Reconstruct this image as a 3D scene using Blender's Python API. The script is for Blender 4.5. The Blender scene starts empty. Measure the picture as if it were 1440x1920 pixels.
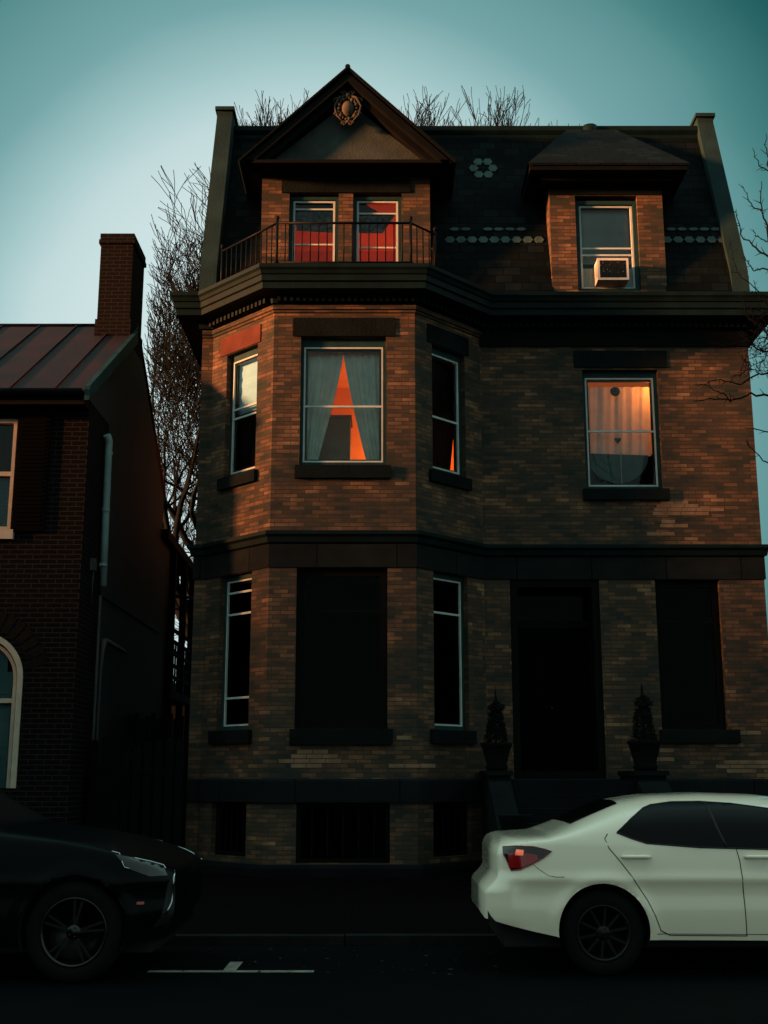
import bpy, bmesh, math, random
from mathutils import Vector, Matrix
from mathutils.geometry import delaunay_2d_cdt
C = bpy.context.scene
COL = C.collection
R = math.radians
random.seed(7)

# ------------------------------------------------------------------ camera
FPX = 2250.0; PITCH = math.atan(500/FPX); CAMH = 1.42
cd = bpy.data.cameras.new('camera'); cam = bpy.data.objects.new('camera', cd); COL.objects.link(cam)
cd.sensor_width = 36; cd.sensor_fit = 'AUTO'; cd.lens = 36*FPX/1920; cd.clip_end = 3000; cd.clip_start = .1
cam.location = (0, 0, CAMH); cam.rotation_euler = (R(90)+PITCH, 0, 0)
C.camera = cam
def ray(px, py):
    yc = -(py-960)/FPX
    return (px-720)/FPX, math.cos(PITCH)-yc*math.sin(PITCH), math.sin(PITCH)+yc*math.cos(PITCH)
def P(px, py, Y):
    x, y, z = ray(px, py); t = Y/y
    return Vector((x*t, Y, CAMH+z*t))

# ------------------------------------------------------------------ world / light
SUN_EL, SUN_AZ = R(6), (-.965, -.262)      # direction towards the sun: left and behind the camera
w = bpy.data.worlds.new('World'); C.world = w; w.use_nodes = True
nt = w.node_tree; nt.nodes.clear(); N = nt.nodes.new; LK = nt.links.new
out = N('ShaderNodeOutputWorld')
sky = N('ShaderNodeTexSky'); sky.sky_type = 'NISHITA'; sky.sun_disc = False
sky.sun_elevation = SUN_EL; sky.sun_rotation = math.atan2(SUN_AZ[0], SUN_AZ[1])
b1 = N('ShaderNodeBackground'); b1.inputs[1].default_value = .003; LK(sky.outputs[0], b1.inputs[0])
tc = N('ShaderNodeTexCoord')
gx, gy, gz = ray(600, 760); g = Vector((gx, gy, gz)).normalized()
dot = N('ShaderNodeVectorMath'); dot.operation = 'DOT_PRODUCT'; dot.inputs[1].default_value = g
LK(tc.outputs['Generated'], dot.inputs[0])
ac = N('ShaderNodeMath'); ac.operation = 'ARCCOSINE'; LK(dot.outputs['Value'], ac.inputs[0])
dv = N('ShaderNodeMath'); dv.operation = 'DIVIDE'; dv.inputs[1].default_value = math.pi; LK(ac.outputs[0], dv.inputs[0])
cl = N('ShaderNodeTexNoise'); cl.inputs['Scale'].default_value = 2.2; cl.inputs['Detail'].default_value = 3
mp = N('ShaderNodeMapping'); mp.inputs['Scale'].default_value = (1, 1, 2.5); LK(tc.outputs['Generated'], mp.inputs[0]); LK(mp.outputs[0], cl.inputs[0])
ns = N('ShaderNodeMath'); ns.operation = 'MULTIPLY_ADD'; ns.inputs[1].default_value = .012; ns.inputs[2].default_value = -.006
LK(cl.outputs[0], ns.inputs[0])
ad = N('ShaderNodeMath'); LK(dv.outputs[0], ad.inputs[0]); LK(ns.outputs[0], ad.inputs[1])
rp = N('ShaderNodeValToRGB'); LK(ad.outputs[0], rp.inputs[0])
EXPO = 1.85; K = 2**-EXPO
STOPS = [(0.0, (.64, .79, .78)), (11, (.60, .75, .75)), (13.5, (.54, .69, .70)), (15.3, (.38, .578, .58)), (18.4, (.165, .36, .37)),
         (20.7, (.122, .295, .302)), (21.8, (.092, .262, .262)), (22.8, (.056, .21, .205)), (25.8, (.008, .102, .102)), (30, (.005, .075, .08)), (45, (.08, .24, .25)), (62, (.66, 1.02, .98)), (85, (.66, 1.0, .93)),
         (105, (.42, .60, .56)), (150, (.26, .36, .34))]
STOPS = [(a, tuple(v*K for v in c)) for a, c in STOPS]
els = rp.color_ramp.elements
while len(els) < len(STOPS): els.new(.5)
for e, (a, c) in zip(els, STOPS): e.position = a/180; e.color = (*c, 1)
b2 = N('ShaderNodeBackground'); LK(rp.outputs[0], b2.inputs[0]); b2.inputs[1].default_value = 1.0
sm = N('ShaderNodeAddShader'); LK(b1.outputs[0], sm.inputs[0]); LK(b2.outputs[0], sm.inputs[1]); LK(sm.outputs[0], out.inputs[0])

sl = bpy.data.lights.new('sun', 'SUN'); sl.energy = 5; sl.angle = R(5); sl.color = (1, .37, .13)
so = bpy.data.objects.new('sun', sl); COL.objects.link(so)
sd = Vector((SUN_AZ[0]*math.cos(SUN_EL), SUN_AZ[1]*math.cos(SUN_EL), math.sin(SUN_EL)))
so.rotation_euler = sd.to_track_quat('Z', 'Y').to_euler(); so.location = (-30, -20, 30)
V = C.view_settings; V.view_transform = 'Standard'; V.look = 'None'; V.exposure = EXPO; V.gamma = 1
C.cycles.max_bounces = 8; C.cycles.transparent_max_bounces = 16; C.cycles.use_denoising = True

# ------------------------------------------------------------------ materials
def nodes(name):
    m = bpy.data.materials.new(name); m.use_nodes = True
    return m, m.node_tree, m.node_tree.nodes['Principled BSDF']
def mat(name, col, rough=.8, metal=0, var=.25, scale=3, bump=.15, bscale=40, coat=0, emit=None, es=0, coord='Object', col2=None, spec=.07):
    m, t, b = nodes(name); n = t.nodes.new; l = t.links.new
    tc = n('ShaderNodeTexCoord')
    nz = n('ShaderNodeTexNoise'); nz.inputs['Scale'].default_value = scale; nz.inputs['Detail'].default_value = 6
    l(tc.outputs[coord], nz.inputs[0])
    r = n('ShaderNodeValToRGB'); l(nz.outputs[0], r.inputs[0])
    c2 = col2 or tuple(c*(1-var) for c in col)
    c1 = tuple(min(1, c*(1+var)) for c in col) if not col2 else col
    r.color_ramp.elements[0].position = .3; r.color_ramp.elements[1].position = .7
    r.color_ramp.elements[0].color = (*c2, 1); r.color_ramp.elements[1].color = (*c1, 1)
    l(r.outputs[0], b.inputs['Base Color'])
    b.inputs['Roughness'].default_value = rough; b.inputs['Metallic'].default_value = metal
    b.inputs['Coat Weight'].default_value = coat; b.inputs['Coat Roughness'].default_value = .05
    b.inputs['Specular IOR Level'].default_value = spec
    if bump:
        n2 = n('ShaderNodeTexNoise'); n2.inputs['Scale'].default_value = bscale; n2.inputs['Detail'].default_value = 4
        l(tc.outputs[coord], n2.inputs[0])
        bp = n('ShaderNodeBump'); bp.inputs['Strength'].default_value = bump; bp.inputs['Distance'].default_value = .02
        l(n2.outputs[0], bp.inputs['Height']); l(bp.outputs[0], b.inputs['Normal'])
    if emit: b.inputs['Emission Color'].default_value = (*emit, 1); b.inputs['Emission Strength'].default_value = es
    return m
def brick_mat(name, cols, mortar, soot=.5, bw=.216, bh=.0665, ms=.006, rough=.9, patch=1.6, spec=.08):
    """brickwork in UV metres; every brick has its own tone, with broad weathered patches."""
    m, t, b = nodes(name); n = t.nodes.new; l = t.links.new
    uv = n('ShaderNodeUVMap')
    bt = n('ShaderNodeTexBrick'); bt.offset = .5; bt.squash = 1
    bt.inputs['Scale'].default_value = 1; bt.inputs['Brick Width'].default_value = bw; bt.inputs['Row Height'].default_value = bh
    bt.inputs['Mortar Size'].default_value = ms; bt.inputs['Mortar Smooth'].default_value = .3
    bt.inputs['Color1'].default_value = (0, 0, 0, 1); bt.inputs['Color2'].default_value = (1, 1, 1, 1); bt.inputs['Mortar'].default_value = (.5, .5, .5, 1)
    l(uv.outputs[0], bt.inputs['Vector'])
    nz = n('ShaderNodeTexNoise'); nz.inputs['Scale'].default_value = patch; nz.inputs['Detail'].default_value = 5; nz.inputs['Roughness'].default_value = .6
    mpp = n('ShaderNodeMapping'); mpp.inputs['Scale'].default_value = (1, 1.8, 1); l(uv.outputs[0], mpp.inputs[0]); l(mpp.outputs[0], nz.inputs[0])
    nr = n('ShaderNodeMapRange'); nr.inputs['From Min'].default_value = .33; nr.inputs['From Max'].default_value = .67; l(nz.outputs[0], nr.inputs[0])
    a = n('ShaderNodeMath'); a.operation = 'MULTIPLY_ADD'; a.inputs[1].default_value = 1-soot
    s2 = n('ShaderNodeMath'); s2.operation = 'MULTIPLY'; s2.inputs[1].default_value = soot
    l(nr.outputs[0], s2.inputs[0]); l(bt.outputs['Color'], a.inputs[0]); l(s2.outputs[0], a.inputs[2])
    r = n('ShaderNodeValToRGB'); l(a.outputs[0], r.inputs[0])
    e = r.color_ramp.elements
    while len(e) < len(cols): e.new(.5)
    for i, c in enumerate(cols): e[i].position = i/(len(cols)-1); e[i].color = (*c, 1)
    mx = n('ShaderNodeMix'); mx.data_type = 'RGBA'; l(bt.outputs['Fac'], mx.inputs['Factor']); l(r.outputs[0], mx.inputs['A']); mx.inputs['B'].default_value = (*mortar, 1)
    l(mx.outputs['Result'], b.inputs['Base Color'])
    fn = n('ShaderNodeTexNoise'); fn.inputs['Scale'].default_value = 60; l(uv.outputs[0], fn.inputs[0])
    hh = n('ShaderNodeMath'); hh.operation = 'MULTIPLY_ADD'; hh.inputs[1].default_value = -1; l(bt.outputs['Fac'], hh.inputs[0])
    h2 = n('ShaderNodeMath'); h2.operation = 'MULTIPLY_ADD'; h2.inputs[1].default_value = .5; l(fn.outputs[0], h2.inputs[0]); l(bt.outputs['Color'], h2.inputs[2])
    l(h2.outputs[0], hh.inputs[2])
    bp = n('ShaderNodeBump'); bp.inputs['Strength'].default_value = .6; bp.inputs['Distance'].default_value = .008; l(hh.outputs[0], bp.inputs['Height']); l(bp.outputs[0], b.inputs['Normal'])
    b.inputs['Roughness'].default_value = rough; b.inputs['Specular IOR Level'].default_value = spec
    return m
def glass_mat(name, tint=.8, refl=1.0, rough=0.0):
    m, t, b = nodes(name); n = t.nodes.new; l = t.links.new; t.nodes.remove(b)
    o = t.nodes['Material Output']
    tr = n('ShaderNodeBsdfTransparent'); tr.inputs[0].default_value = (tint, tint, tint, 1)
    gl = n('ShaderNodeBsdfGlossy'); gl.inputs['Roughness'].default_value = rough
    gl.inputs[0].default_value = (refl, refl, refl, 1)
    tcn = n('ShaderNodeTexCoord'); nz = n('ShaderNodeTexNoise'); nz.inputs['Scale'].default_value = 2.5; l(tcn.outputs['Object'], nz.inputs[0])
    bp = n('ShaderNodeBump'); bp.inputs['Strength'].default_value = .04; bp.inputs['Distance'].default_value = .02; l(nz.outputs[0], bp.inputs['Height']); l(bp.outputs[0], gl.inputs['Normal'])
    fr = n('ShaderNodeFresnel'); fr.inputs[0].default_value = 1.5
    mx = n('ShaderNodeMixShader'); l(fr.outputs[0], mx.inputs[0]); l(tr.outputs[0], mx.inputs[1]); l(gl.outputs[0], mx.inputs[2]); l(mx.outputs[0], o.inputs[0])
    return m
def cloth_mat(name, col, trans=.35, var=.15, scale=6, col2=None):
    m, t, b = nodes(name); n = t.nodes.new; l = t.links.new; t.nodes.remove(b)
    o = t.nodes['Material Output']
    tcn = n('ShaderNodeTexCoord'); nz = n('ShaderNodeTexNoise'); nz.inputs['Scale'].default_value = scale; nz.inputs['Detail'].default_value = 5; l(tcn.outputs['Object'], nz.inputs[0])
    r = n('ShaderNodeValToRGB'); l(nz.outputs[0], r.inputs[0]); r.color_ramp.elements[0].position = .35; r.color_ramp.elements[1].position = .65
    r.color_ramp.elements[0].color = (*(col2 or tuple(c*(1-var) for c in col)), 1); r.color_ramp.elements[1].color = (*col, 1)
    d = n('ShaderNodeBsdfDiffuse'); tl = n('ShaderNodeBsdfTranslucent'); l(r.outputs[0], d.inputs[0]); l(r.outputs[0], tl.inputs[0])
    mx = n('ShaderNodeMixShader'); mx.inputs[0].default_value = trans; l(d.outputs[0], mx.inputs[1]); l(tl.outputs[0], mx.inputs[2]); l(mx.outputs[0], o.inputs[0])
    return m
M = {}
M['brick'] = brick_mat('facade_brick', [(.017, .025, .022), (.031, .031, .025), (.062, .042, .028), (.125, .068, .039), (.27, .15, .08)], (.034, .031, .027), .55, bw=.205, bh=.0575, ms=.0055, patch=1.3)
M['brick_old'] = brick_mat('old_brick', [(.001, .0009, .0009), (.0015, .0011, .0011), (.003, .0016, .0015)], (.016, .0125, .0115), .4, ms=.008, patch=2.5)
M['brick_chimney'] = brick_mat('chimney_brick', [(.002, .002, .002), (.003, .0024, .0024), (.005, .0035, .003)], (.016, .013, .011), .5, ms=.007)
M['stone'] = mat('brownstone', (.004, .007, .007), .9, var=.35, scale=2.2, bump=.4, bscale=30)
M['stone_band'] = brick_mat('brownstone_blocks', [(.005, .007, .007), (.008, .010, .010), (.013, .015, .014)], (.002, .002, .002), .6, bw=1.07, bh=.6, ms=.010, patch=3)
M['bluestone_band'] = brick_mat('bluestone_blocks', [(.005, .007, .009), (.007, .009, .011), (.010, .012, .014)], (.002, .002, .002), .6, bw=1.33, bh=.6, ms=.010, patch=3)
M['brick_pale'] = mat('replacement_brick', (.19, .115, .07), .85, var=.3, scale=5, bump=.3)
M['blind_teal'] = cloth_mat('dark_teal_blind', (.07, .17, .165), .02)
M['stone_red'] = mat('red_sandstone', (.085, .026, .018), .9, var=.3, scale=3, bump=.3)
M['stone_blue'] = mat('bluestone', (.004, .005, .006), .85, var=.3, scale=1.5, bump=.3)
M['trim'] = mat('dark_painted_trim', (.003, .010, .010), .6, var=.3, scale=4, bump=.1)
M['trim_dark'] = mat('black_painted_trim', (.0025, .003, .003), .75, var=.3)
M['green_trim'] = mat('weathered_green_paint', (.012, .036, .037), .5, var=.25, scale=5)
M['white_trim'] = mat('white_storm_frame', (.42, .47, .44), .45, var=.12, scale=8)
M['cream'] = mat('cream_painted_trim', (.36, .31, .24), .5, var=.12, scale=6)
M['slate'] = brick_mat('roof_slate', [(.0008, .002, .0024), (.002, .0042, .0046), (.006, .011, .012)], (.0006, .0008, .0008), .35, bw=.26, bh=.15, ms=.008, rough=.85, spec=.06)
M['slate_pale'] = mat('pale_green_slate', (.05, .085, .08), .7, var=.35, scale=7)
M['stucco'] = mat('painted_stucco', (.040, .050, .044), .85, var=.35, scale=2.5, bump=.3, bscale=25)
M['coping'] = mat('parapet_render', (.012, .028, .029), .9, var=.35, scale=1.6, bump=.3)
M['ornament'] = mat('worn_gilded_plaster', (.085, .065, .045), .6, var=.5, scale=9, col2=(.03, .03, .025))
M['iron'] = mat('black_iron', (.002, .002, .002), .5, var=.2)
M['roof_red'] = mat('red_metal_roofing', (.028, .006, .006), .6, metal=.0, scale=1.5, bump=.15, bscale=12, col2=(.007, .006, .006), spec=.15)
M['siding'] = None
M['pipe'] = mat('painted_downpipe', (.20, .30, .29), .5, var=.15)
M['pipe_grey'] = mat('grey_conduit', (.05, .05, .05), .5, var=.15)
M['blue_wood'] = mat('blue_painted_wood', (.09, .20, .20), .5, var=.15)
M['black_wood'] = mat('black_shutter_paint', (.001, .001, .001), .7, var=.2, spec=.02)
M['glass'] = glass_mat('window_glass', .9, .6)
M['glass_dim'] = glass_mat('dim_window_glass', .5, .10, .08)  # passes and mirrors less than the upper panes
M['room'] = mat('interior_plaster', (.6, .56, .48), .9, var=.04, bump=0)
M['room_orange'] = mat('interior_orange_wall', (.75, .42, .2), .9, var=.06, bump=0)
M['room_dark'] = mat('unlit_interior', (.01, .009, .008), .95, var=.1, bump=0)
M['curtain'] = cloth_mat('sky_tinted_curtain_cloth', (.60, .90, .82), .03)  # grey cloth with the teal of the sky light put into its colour
M['sheer'] = cloth_mat('sheer_cloth', (.74, .84, .78), .28)
M['shade'] = cloth_mat('sky_tinted_shade_cloth', (.34, .66, .84), .1, var=.06)  # white blind; the sky mirrored in the pane is put into its blue
M['shade_teal'] = cloth_mat('pale_roller_blind', (.42, .46, .44), .1, var=.2, scale=3)
M['curtain_dark'] = cloth_mat('dark_curtain_cloth', (.012, .010, .010), .02)
M['reflection_cloth'] = cloth_mat('tree_reflection_cloth', (.13, .19, .18), .03, scale=14, col2=(.010, .018, .020))  # mottled colour stands in for trees reflected in the attic panes
M['furniture'] = mat('dark_wood_furniture', (.18, .24, .19), .6, var=.2)
M['asphalt'] = mat('asphalt', (.0010, .0022, .0024), .85, scale=1.2, bump=.5, bscale=90, col2=(.0005, .0013, .0015), spec=.04)
M['paint_line'] = mat('road_paint', (.17, .17, .14), .8, var=.3, scale=9, bscale=90)
M['curb'] = mat('granite_curb', (.008, .009, .009), .85, var=.3, scale=4)
M['pavement'] = brick_mat('brick_pavement', [(.001, .0008, .0008), (.002, .0012, .0011), (.003, .0018, .0016)], (.0008, .0006, .0006), .5, spec=.03)
M['soil'] = mat('dark_ground', (.002, .002, .002), .95, var=.3, scale=1)
M['leaf_litter'] = mat('fallen_leaf', (.02, .016, .01), .8, var=.4, bump=0)
M['bark'] = mat('bark', (.004, .006, .006), .95, var=.3, scale=8, bump=.5)
M['bark_near'] = mat('street_tree_bark', (.004, .004, .004), .95, var=.3, scale=8, bump=.5)
M['evergreen'] = mat('evergreen_foliage', (.002, .0035, .0025), .9, var=.3, spec=.1)
M['old_board'] = mat('weathered_board', (.002, .002, .002), .9, var=.5, scale=5)
M['car_white'] = mat('white_car_paint', (.80, .71, .55), .22, var=.02, bump=0, coat=1.0, spec=.5)
M['car_black'] = mat('dark_car_paint', (.0005, .0018, .002), .3, var=.05, bump=0, coat=.04, spec=.05)
M['car_glass'] = mat('tinted_car_glass', (.0015, .0015, .002), .12, var=.05, bump=0, spec=.1)
M['rubber'] = mat('tyre_rubber', (.006, .006, .006), .85, var=.2)
M['black_plastic'] = mat('black_plastic', (.005, .005, .005), .6, var=.2, spec=.3)
M['rim'] = mat('dark_alloy', (.02, .021, .021), .35, metal=.8, var=.1, bump=0)
M['rim_bright'] = mat('polished_alloy', (.035, .038, .036), .3, metal=1, var=.1, bump=0)
M['chrome'] = mat('chrome', (.35, .4, .4), .12, metal=1, var=.02, bump=0)
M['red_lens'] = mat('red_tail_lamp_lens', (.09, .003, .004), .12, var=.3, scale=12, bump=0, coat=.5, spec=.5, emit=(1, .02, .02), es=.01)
M['lamp_dark'] = mat('smoked_lamp_lens', (.02, .012, .014), .1, var=.2, bump=0, coat=1)
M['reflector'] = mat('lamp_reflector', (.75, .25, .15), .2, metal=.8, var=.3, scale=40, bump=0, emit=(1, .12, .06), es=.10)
M['head_lens'] = mat('headlamp_lens', (.006, .012, .012), .12, var=.3, bump=0, coat=1)
M['ac_case'] = mat('air_conditioner_case', (.55, .50, .44), .5, var=.1)
M['ac_grille'] = mat('air_conditioner_fins', (.020, .024, .022), .6, scale=34, bump=0, var=.3)
_r = [n_ for n_ in M['ac_grille'].node_tree.nodes if n_.type == 'VALTORGB'][0].color_ramp
_r.elements[0].position = .0; _r.elements[0].color = (.012, .015, .014, 1); _r.elements[1].position = .69; _r.elements[1].color = (.45, .45, .40, 1)
_e = _r.elements.new(.66); _e.color = (.018, .022, .02, 1)
M['terracotta'] = mat('dark_stone_planter', (.003, .003, .003), .8, var=.3)
M['sun_catcher'] = mat('stained_glass_disc', (.05, .09, .09), .3, var=.4, scale=30)

def siding_mat():
    m, t, b = nodes('lapped_siding'); n = t.nodes.new; l = t.links.new
    uv = n('ShaderNodeUVMap'); sx = n('ShaderNodeSeparateXYZ'); l(uv.outputs[0], sx.inputs[0])
    md = n('ShaderNodeMath'); md.operation = 'FRACT'; mu = n('ShaderNodeMath'); mu.operation = 'MULTIPLY'; mu.inputs[1].default_value = 8.5
    l(sx.outputs[1], mu.inputs[0]); l(mu.outputs[0], md.inputs[0])
    r = n('ShaderNodeValToRGB'); l(md.outputs[0], r.inputs[0])
    e = r.color_ramp.elements; e[0].position = 0; e[0].color = (.003, .006, .007, 1); e[1].position = .14; e[1].color = (.010, .026, .028, 1)
    nz = n('ShaderNodeTexNoise'); nz.inputs['Scale'].default_value = 1.3; l(uv.outputs[0], nz.inputs[0])
    mx = n('ShaderNodeMix'); mx.data_type = 'RGBA'; mx.blend_type = 'MULTIPLY'; mx.inputs['Factor'].default_value = .6; l(r.outputs[0], mx.inputs['A']); l(nz.outputs[0], mx.inputs['B'])
    l(mx.outputs['Result'], b.inputs['Base Color']); b.inputs['Roughness'].default_value = .7
    bp = n('ShaderNodeBump'); bp.inputs['Strength'].default_value = .5; bp.inputs['Distance'].default_value = .02; l(md.outputs[0], bp.inputs['Height']); l(bp.outputs[0], b.inputs['Normal'])
    return m
M['siding'] = siding_mat()

# ------------------------------------------------------------------ mesh helpers
class MB:
    def __init__(s): s.v = []; s.f = []; s.uv = []; s.sm = []
    def face(s, pts, uv=None, smooth=False):
        i = len(s.v); s.v += [tuple(p) for p in pts]; s.f.append(tuple(range(i, i+len(pts)))); s.uv.append(uv); s.sm.append(smooth)
    def box(s, x0, x1, y0, y1, z0, z1): s.obox(WORLD, x0, x1, -y1, -y0, z0, z1)
    def obox(s, F, u0, u1, n0, n1, z0, z1, uvs=True):
        c = [F.p(u, n, z) for z in (z0, z1) for n in (n0, n1) for u in (u0, u1)]   # 0..3 low; idx = z*4+n*2+u
        def q(i, uv): s.face([c[k] for k in i], uv)
        q((2, 3, 7, 6), [(u0, z0), (u1, z0), (u1, z1), (u0, z1)])
        q((1, 0, 4, 5), [(u1, z0), (u0, z0), (u0, z1), (u1, z1)])
        q((3, 1, 5, 7), [(n1, z0), (n0, z0), (n0, z1), (n1, z1)])
        q((0, 2, 6, 4), [(n0, z0), (n1, z0), (n1, z1), (n0, z1)])
        q((6, 7, 5, 4), [(u0, n1), (u1, n1), (u1, n0), (u0, n0)])
        q((0, 1, 3, 2), [(u0, n0), (u1, n0), (u1, n1), (u0, n1)])
    def tube(s, pts, rad, n=6, cap=True):
        pts = [Vector(p) for p in pts]; rad = rad if isinstance(rad, (list, tuple)) else [rad]*len(pts)
        base = len(s.v); up = None
        for i, p in enumerate(pts):
            d = (pts[min(i+1, len(pts)-1)]-pts[max(i-1, 0)])
            if d.length < 1e-9: d = Vector((0, 0, 1))
            d.normalize()
            if up is None: up = d.orthogonal().normalized()
            else:
                up = up-d*up.dot(d)
                up = up.normalized() if up.length > 1e-6 else d.orthogonal().normalized()
            sd_ = d.cross(up)
            for k in range(n):
                a = 2*math.pi*k/n; s.v.append(tuple(p+(up*math.cos(a)+sd_*math.sin(a))*rad[i]))
        for i in range(len(pts)-1):
            for k in range(n):
                a = base+i*n+k; b = base+i*n+(k+1) % n
                s.f.append((a, b, b+n, a+n)); s.uv.append(None); s.sm.append(True)
        if cap and n > 2:
            s.f.append(tuple(base+k for k in range(n-1, -1, -1))); s.uv.append(None); s.sm.append(False)
            e = base+(len(pts)-1)*n; s.f.append(tuple(e+k for k in range(n))); s.uv.append(None); s.sm.append(False)
    def lathe(s, c, axis, prof, n=24, closed=False):
        """prof: (radius, offset along axis)"""
        axis = Vector(axis).normalized(); a = axis.orthogonal().normalized(); b = axis.cross(a); base = len(s.v); c = Vector(c)
        for r, o in prof:
            for k in range(n):
                t = 2*math.pi*k/n; s.v.append(tuple(c+axis*o+(a*math.cos(t)+b*math.sin(t))*r))
        m = len(prof)
        for i in range(m-1 if not closed else m):
            j = (i+1) % m
            for k in range(n):
                s.f.append((base+i*n+k, base+i*n+(k+1) % n, base+j*n+(k+1) % n, base+j*n+k)); s.uv.append(None); s.sm.append(True)
    def prism(s, poly, d):
        """poly: 3D points (planar), extruded by vector d"""
        d = Vector(d); a = [Vector(p) for p in poly]; b = [p+d for p in a]; n = len(a)
        s.face(a[::-1]); s.face(b)
        for i in range(n):
            j = (i+1) % n; s.face([a[i], a[j], b[j], b[i]])
    def sweep(s, path, prof, ends=True, u0=0):
        """path: plan points left to right; prof: (out, z) list. Offsets mitred."""
        n = len(path); offs = []
        for i in range(n):
            ds = []
            if i > 0: d = Vector(path[i])-Vector(path[i-1]); ds.append(d.normalized())
            if i < n-1: d = Vector(path[i+1])-Vector(path[i]); ds.append(d.normalized())
            ns_ = [Vector((d.y, -d.x)) for d in ds]
            if len(ns_) == 1: o = ns_[0]
            else:
                b = (ns_[0]+ns_[1]).normalized(); o = b/b.dot(ns_[0])
            offs.append(o)
        L = [0]
        for i in range(1, n): L.append(L[-1]+(Vector(path[i])-Vector(path[i-1])).length)
        ring = lambda i: [Vector((path[i][0]+offs[i].x*o, path[i][1]+offs[i].y*o, z)) for o, z in prof]
        vl = [0]
        for k in range(1, len(prof)): vl.append(vl[-1]+math.dist(prof[k], prof[k-1]))
        for i in range(n-1):
            A, B = ring(i), ring(i+1)
            for k in range(len(prof)-1):
                s.face([A[k], B[k], B[k+1], A[k+1]], [(L[i]+u0, vl[k]), (L[i+1]+u0, vl[k]), (L[i+1]+u0, vl[k+1]), (L[i]+u0, vl[k+1])])
        if ends:
            s.face(ring(0)[::-1]); s.face(ring(n-1))
    def build(s, name, m, parent=None, weld=False, smooth=None):
        me = bpy.data.meshes.new(name); me.from_pydata(s.v, [], s.f)
        uvl = me.uv_layers.new(name='UVMap')
        for pl, uv in zip(me.polygons, s.uv):
            if uv:
                for k, li in enumerate(pl.loop_indices): uvl.data[li].uv = uv[k]
        me.polygons.foreach_set('use_smooth', [bool(x) if smooth is None else smooth for x in s.sm])
        me.materials.append(m)
        if weld:
            bm = bmesh.new(); bm.from_mesh(me); bmesh.ops.remove_doubles(bm, verts=bm.verts, dist=1e-4); bmesh.ops.recalc_face_normals(bm, faces=bm.faces); bm.to_mesh(me); bm.free()
        me.update()
        o = bpy.data.objects.new(name, me); COL.objects.link(o)
        if parent is not None:
            o.parent = parent; o.matrix_parent_inverse = world_inv(parent)
        return o
def world_inv(o):
    m = o.matrix_basis.copy(); p = o
    while p.parent is not None:
        m = p.parent.matrix_basis @ p.matrix_parent_inverse @ m if False else (p.parent.matrix_basis @ p.matrix_parent_inverse @ m)
        p = p.parent
    return m.inverted()
class Frame:
    """wall-aligned axes: u along the wall, n out of it, z up"""
    def __init__(s, o, u): s.o = Vector(o); s.u = Vector(u).normalized(); s.nn = Vector((s.u.y, -s.u.x))
    def p(s, u, n, z): q = s.o+s.u*u+s.nn*n; return Vector((q.x, q.y, z))
WORLD = Frame((0, 0), (1, 0))
def thing(name, label, cat, loc=(0, 0, 0), group=None):
    o = bpy.data.objects.new(name, None); COL.objects.link(o); o.location = loc; o.empty_display_size = .3
    o['label'] = label; o['category'] = cat
    if group: o['group'] = group
    return o
def tag(o, label=None, cat=None, group=None, kind=None):
    if label: o['label'] = label
    if cat: o['category'] = cat
    if group: o['group'] = group
    if kind: o['kind'] = kind
    return o
def origin(o, p):
    """move a parentless mesh object's origin without moving its geometry"""
    p = Vector(p); o.data.transform(Matrix.Translation(-p)); o.location = p; return o

def wall(mb, F, u0, u1, z0, z1, holes=(), depth=.15, uoff=0):
    us = sorted({u0, u1, *[h[0] for h in holes], *[h[1] for h in holes]}); zs = sorted({z0, z1, *[h[2] for h in holes], *[h[3] for h in holes]})
    for i in range(len(us)-1):
        for k in range(len(zs)-1):
            a, b, c, d = us[i], us[i+1], zs[k], zs[k+1]
            if b-a < 1e-6 or d-c < 1e-6: continue
            um, zm = (a+b)/2, (c+d)/2
            if any(h[0] < um < h[1] and h[2] < zm < h[3] for h in holes): continue
            mb.face([F.p(a, 0, c), F.p(b, 0, c), F.p(b, 0, d), F.p(a, 0, d)], [(a+uoff, c), (b+uoff, c), (b+uoff, d), (a+uoff, d)])
    for a, b, c, d in holes:
        e = depth
        mb.face([F.p(a, -e, c), F.p(a, 0, c), F.p(a, 0, d), F.p(a, -e, d)][::-1], [(a-e, c), (a, c), (a, d), (a-e, d)][::-1])
        mb.face([F.p(b, 0, c), F.p(b, -e, c), F.p(b, -e, d), F.p(b, 0, d)][::-1], [(b, c), (b+e, c), (b+e, d), (b, d)][::-1])
        mb.face([F.p(a, 0, d), F.p(b, 0, d), F.p(b, -e, d), F.p(a, -e, d)], [(a, d), (b, d), (b, d+e), (a, d+e)])
        mb.face([F.p(a, -e, c), F.p(b, -e, c), F.p(b, 0, c), F.p(a, 0, c)], [(a, c-e), (b, c-e), (b, c), (a, c)])

def frame_box(mb, F, a, b, c, d, t, n0, n1, tb=None):
    """rectangular ring of bars butted end to end"""
    tb = tb or t
    mb.obox(F, a, a+t, n0, n1, c, d); mb.obox(F, b-t, b, n0, n1, c, d)
    mb.obox(F, a+t, b-t, n0, n1, c, c+tb); mb.obox(F, a+t, b-t, n0, n1, d-t, d)

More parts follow.
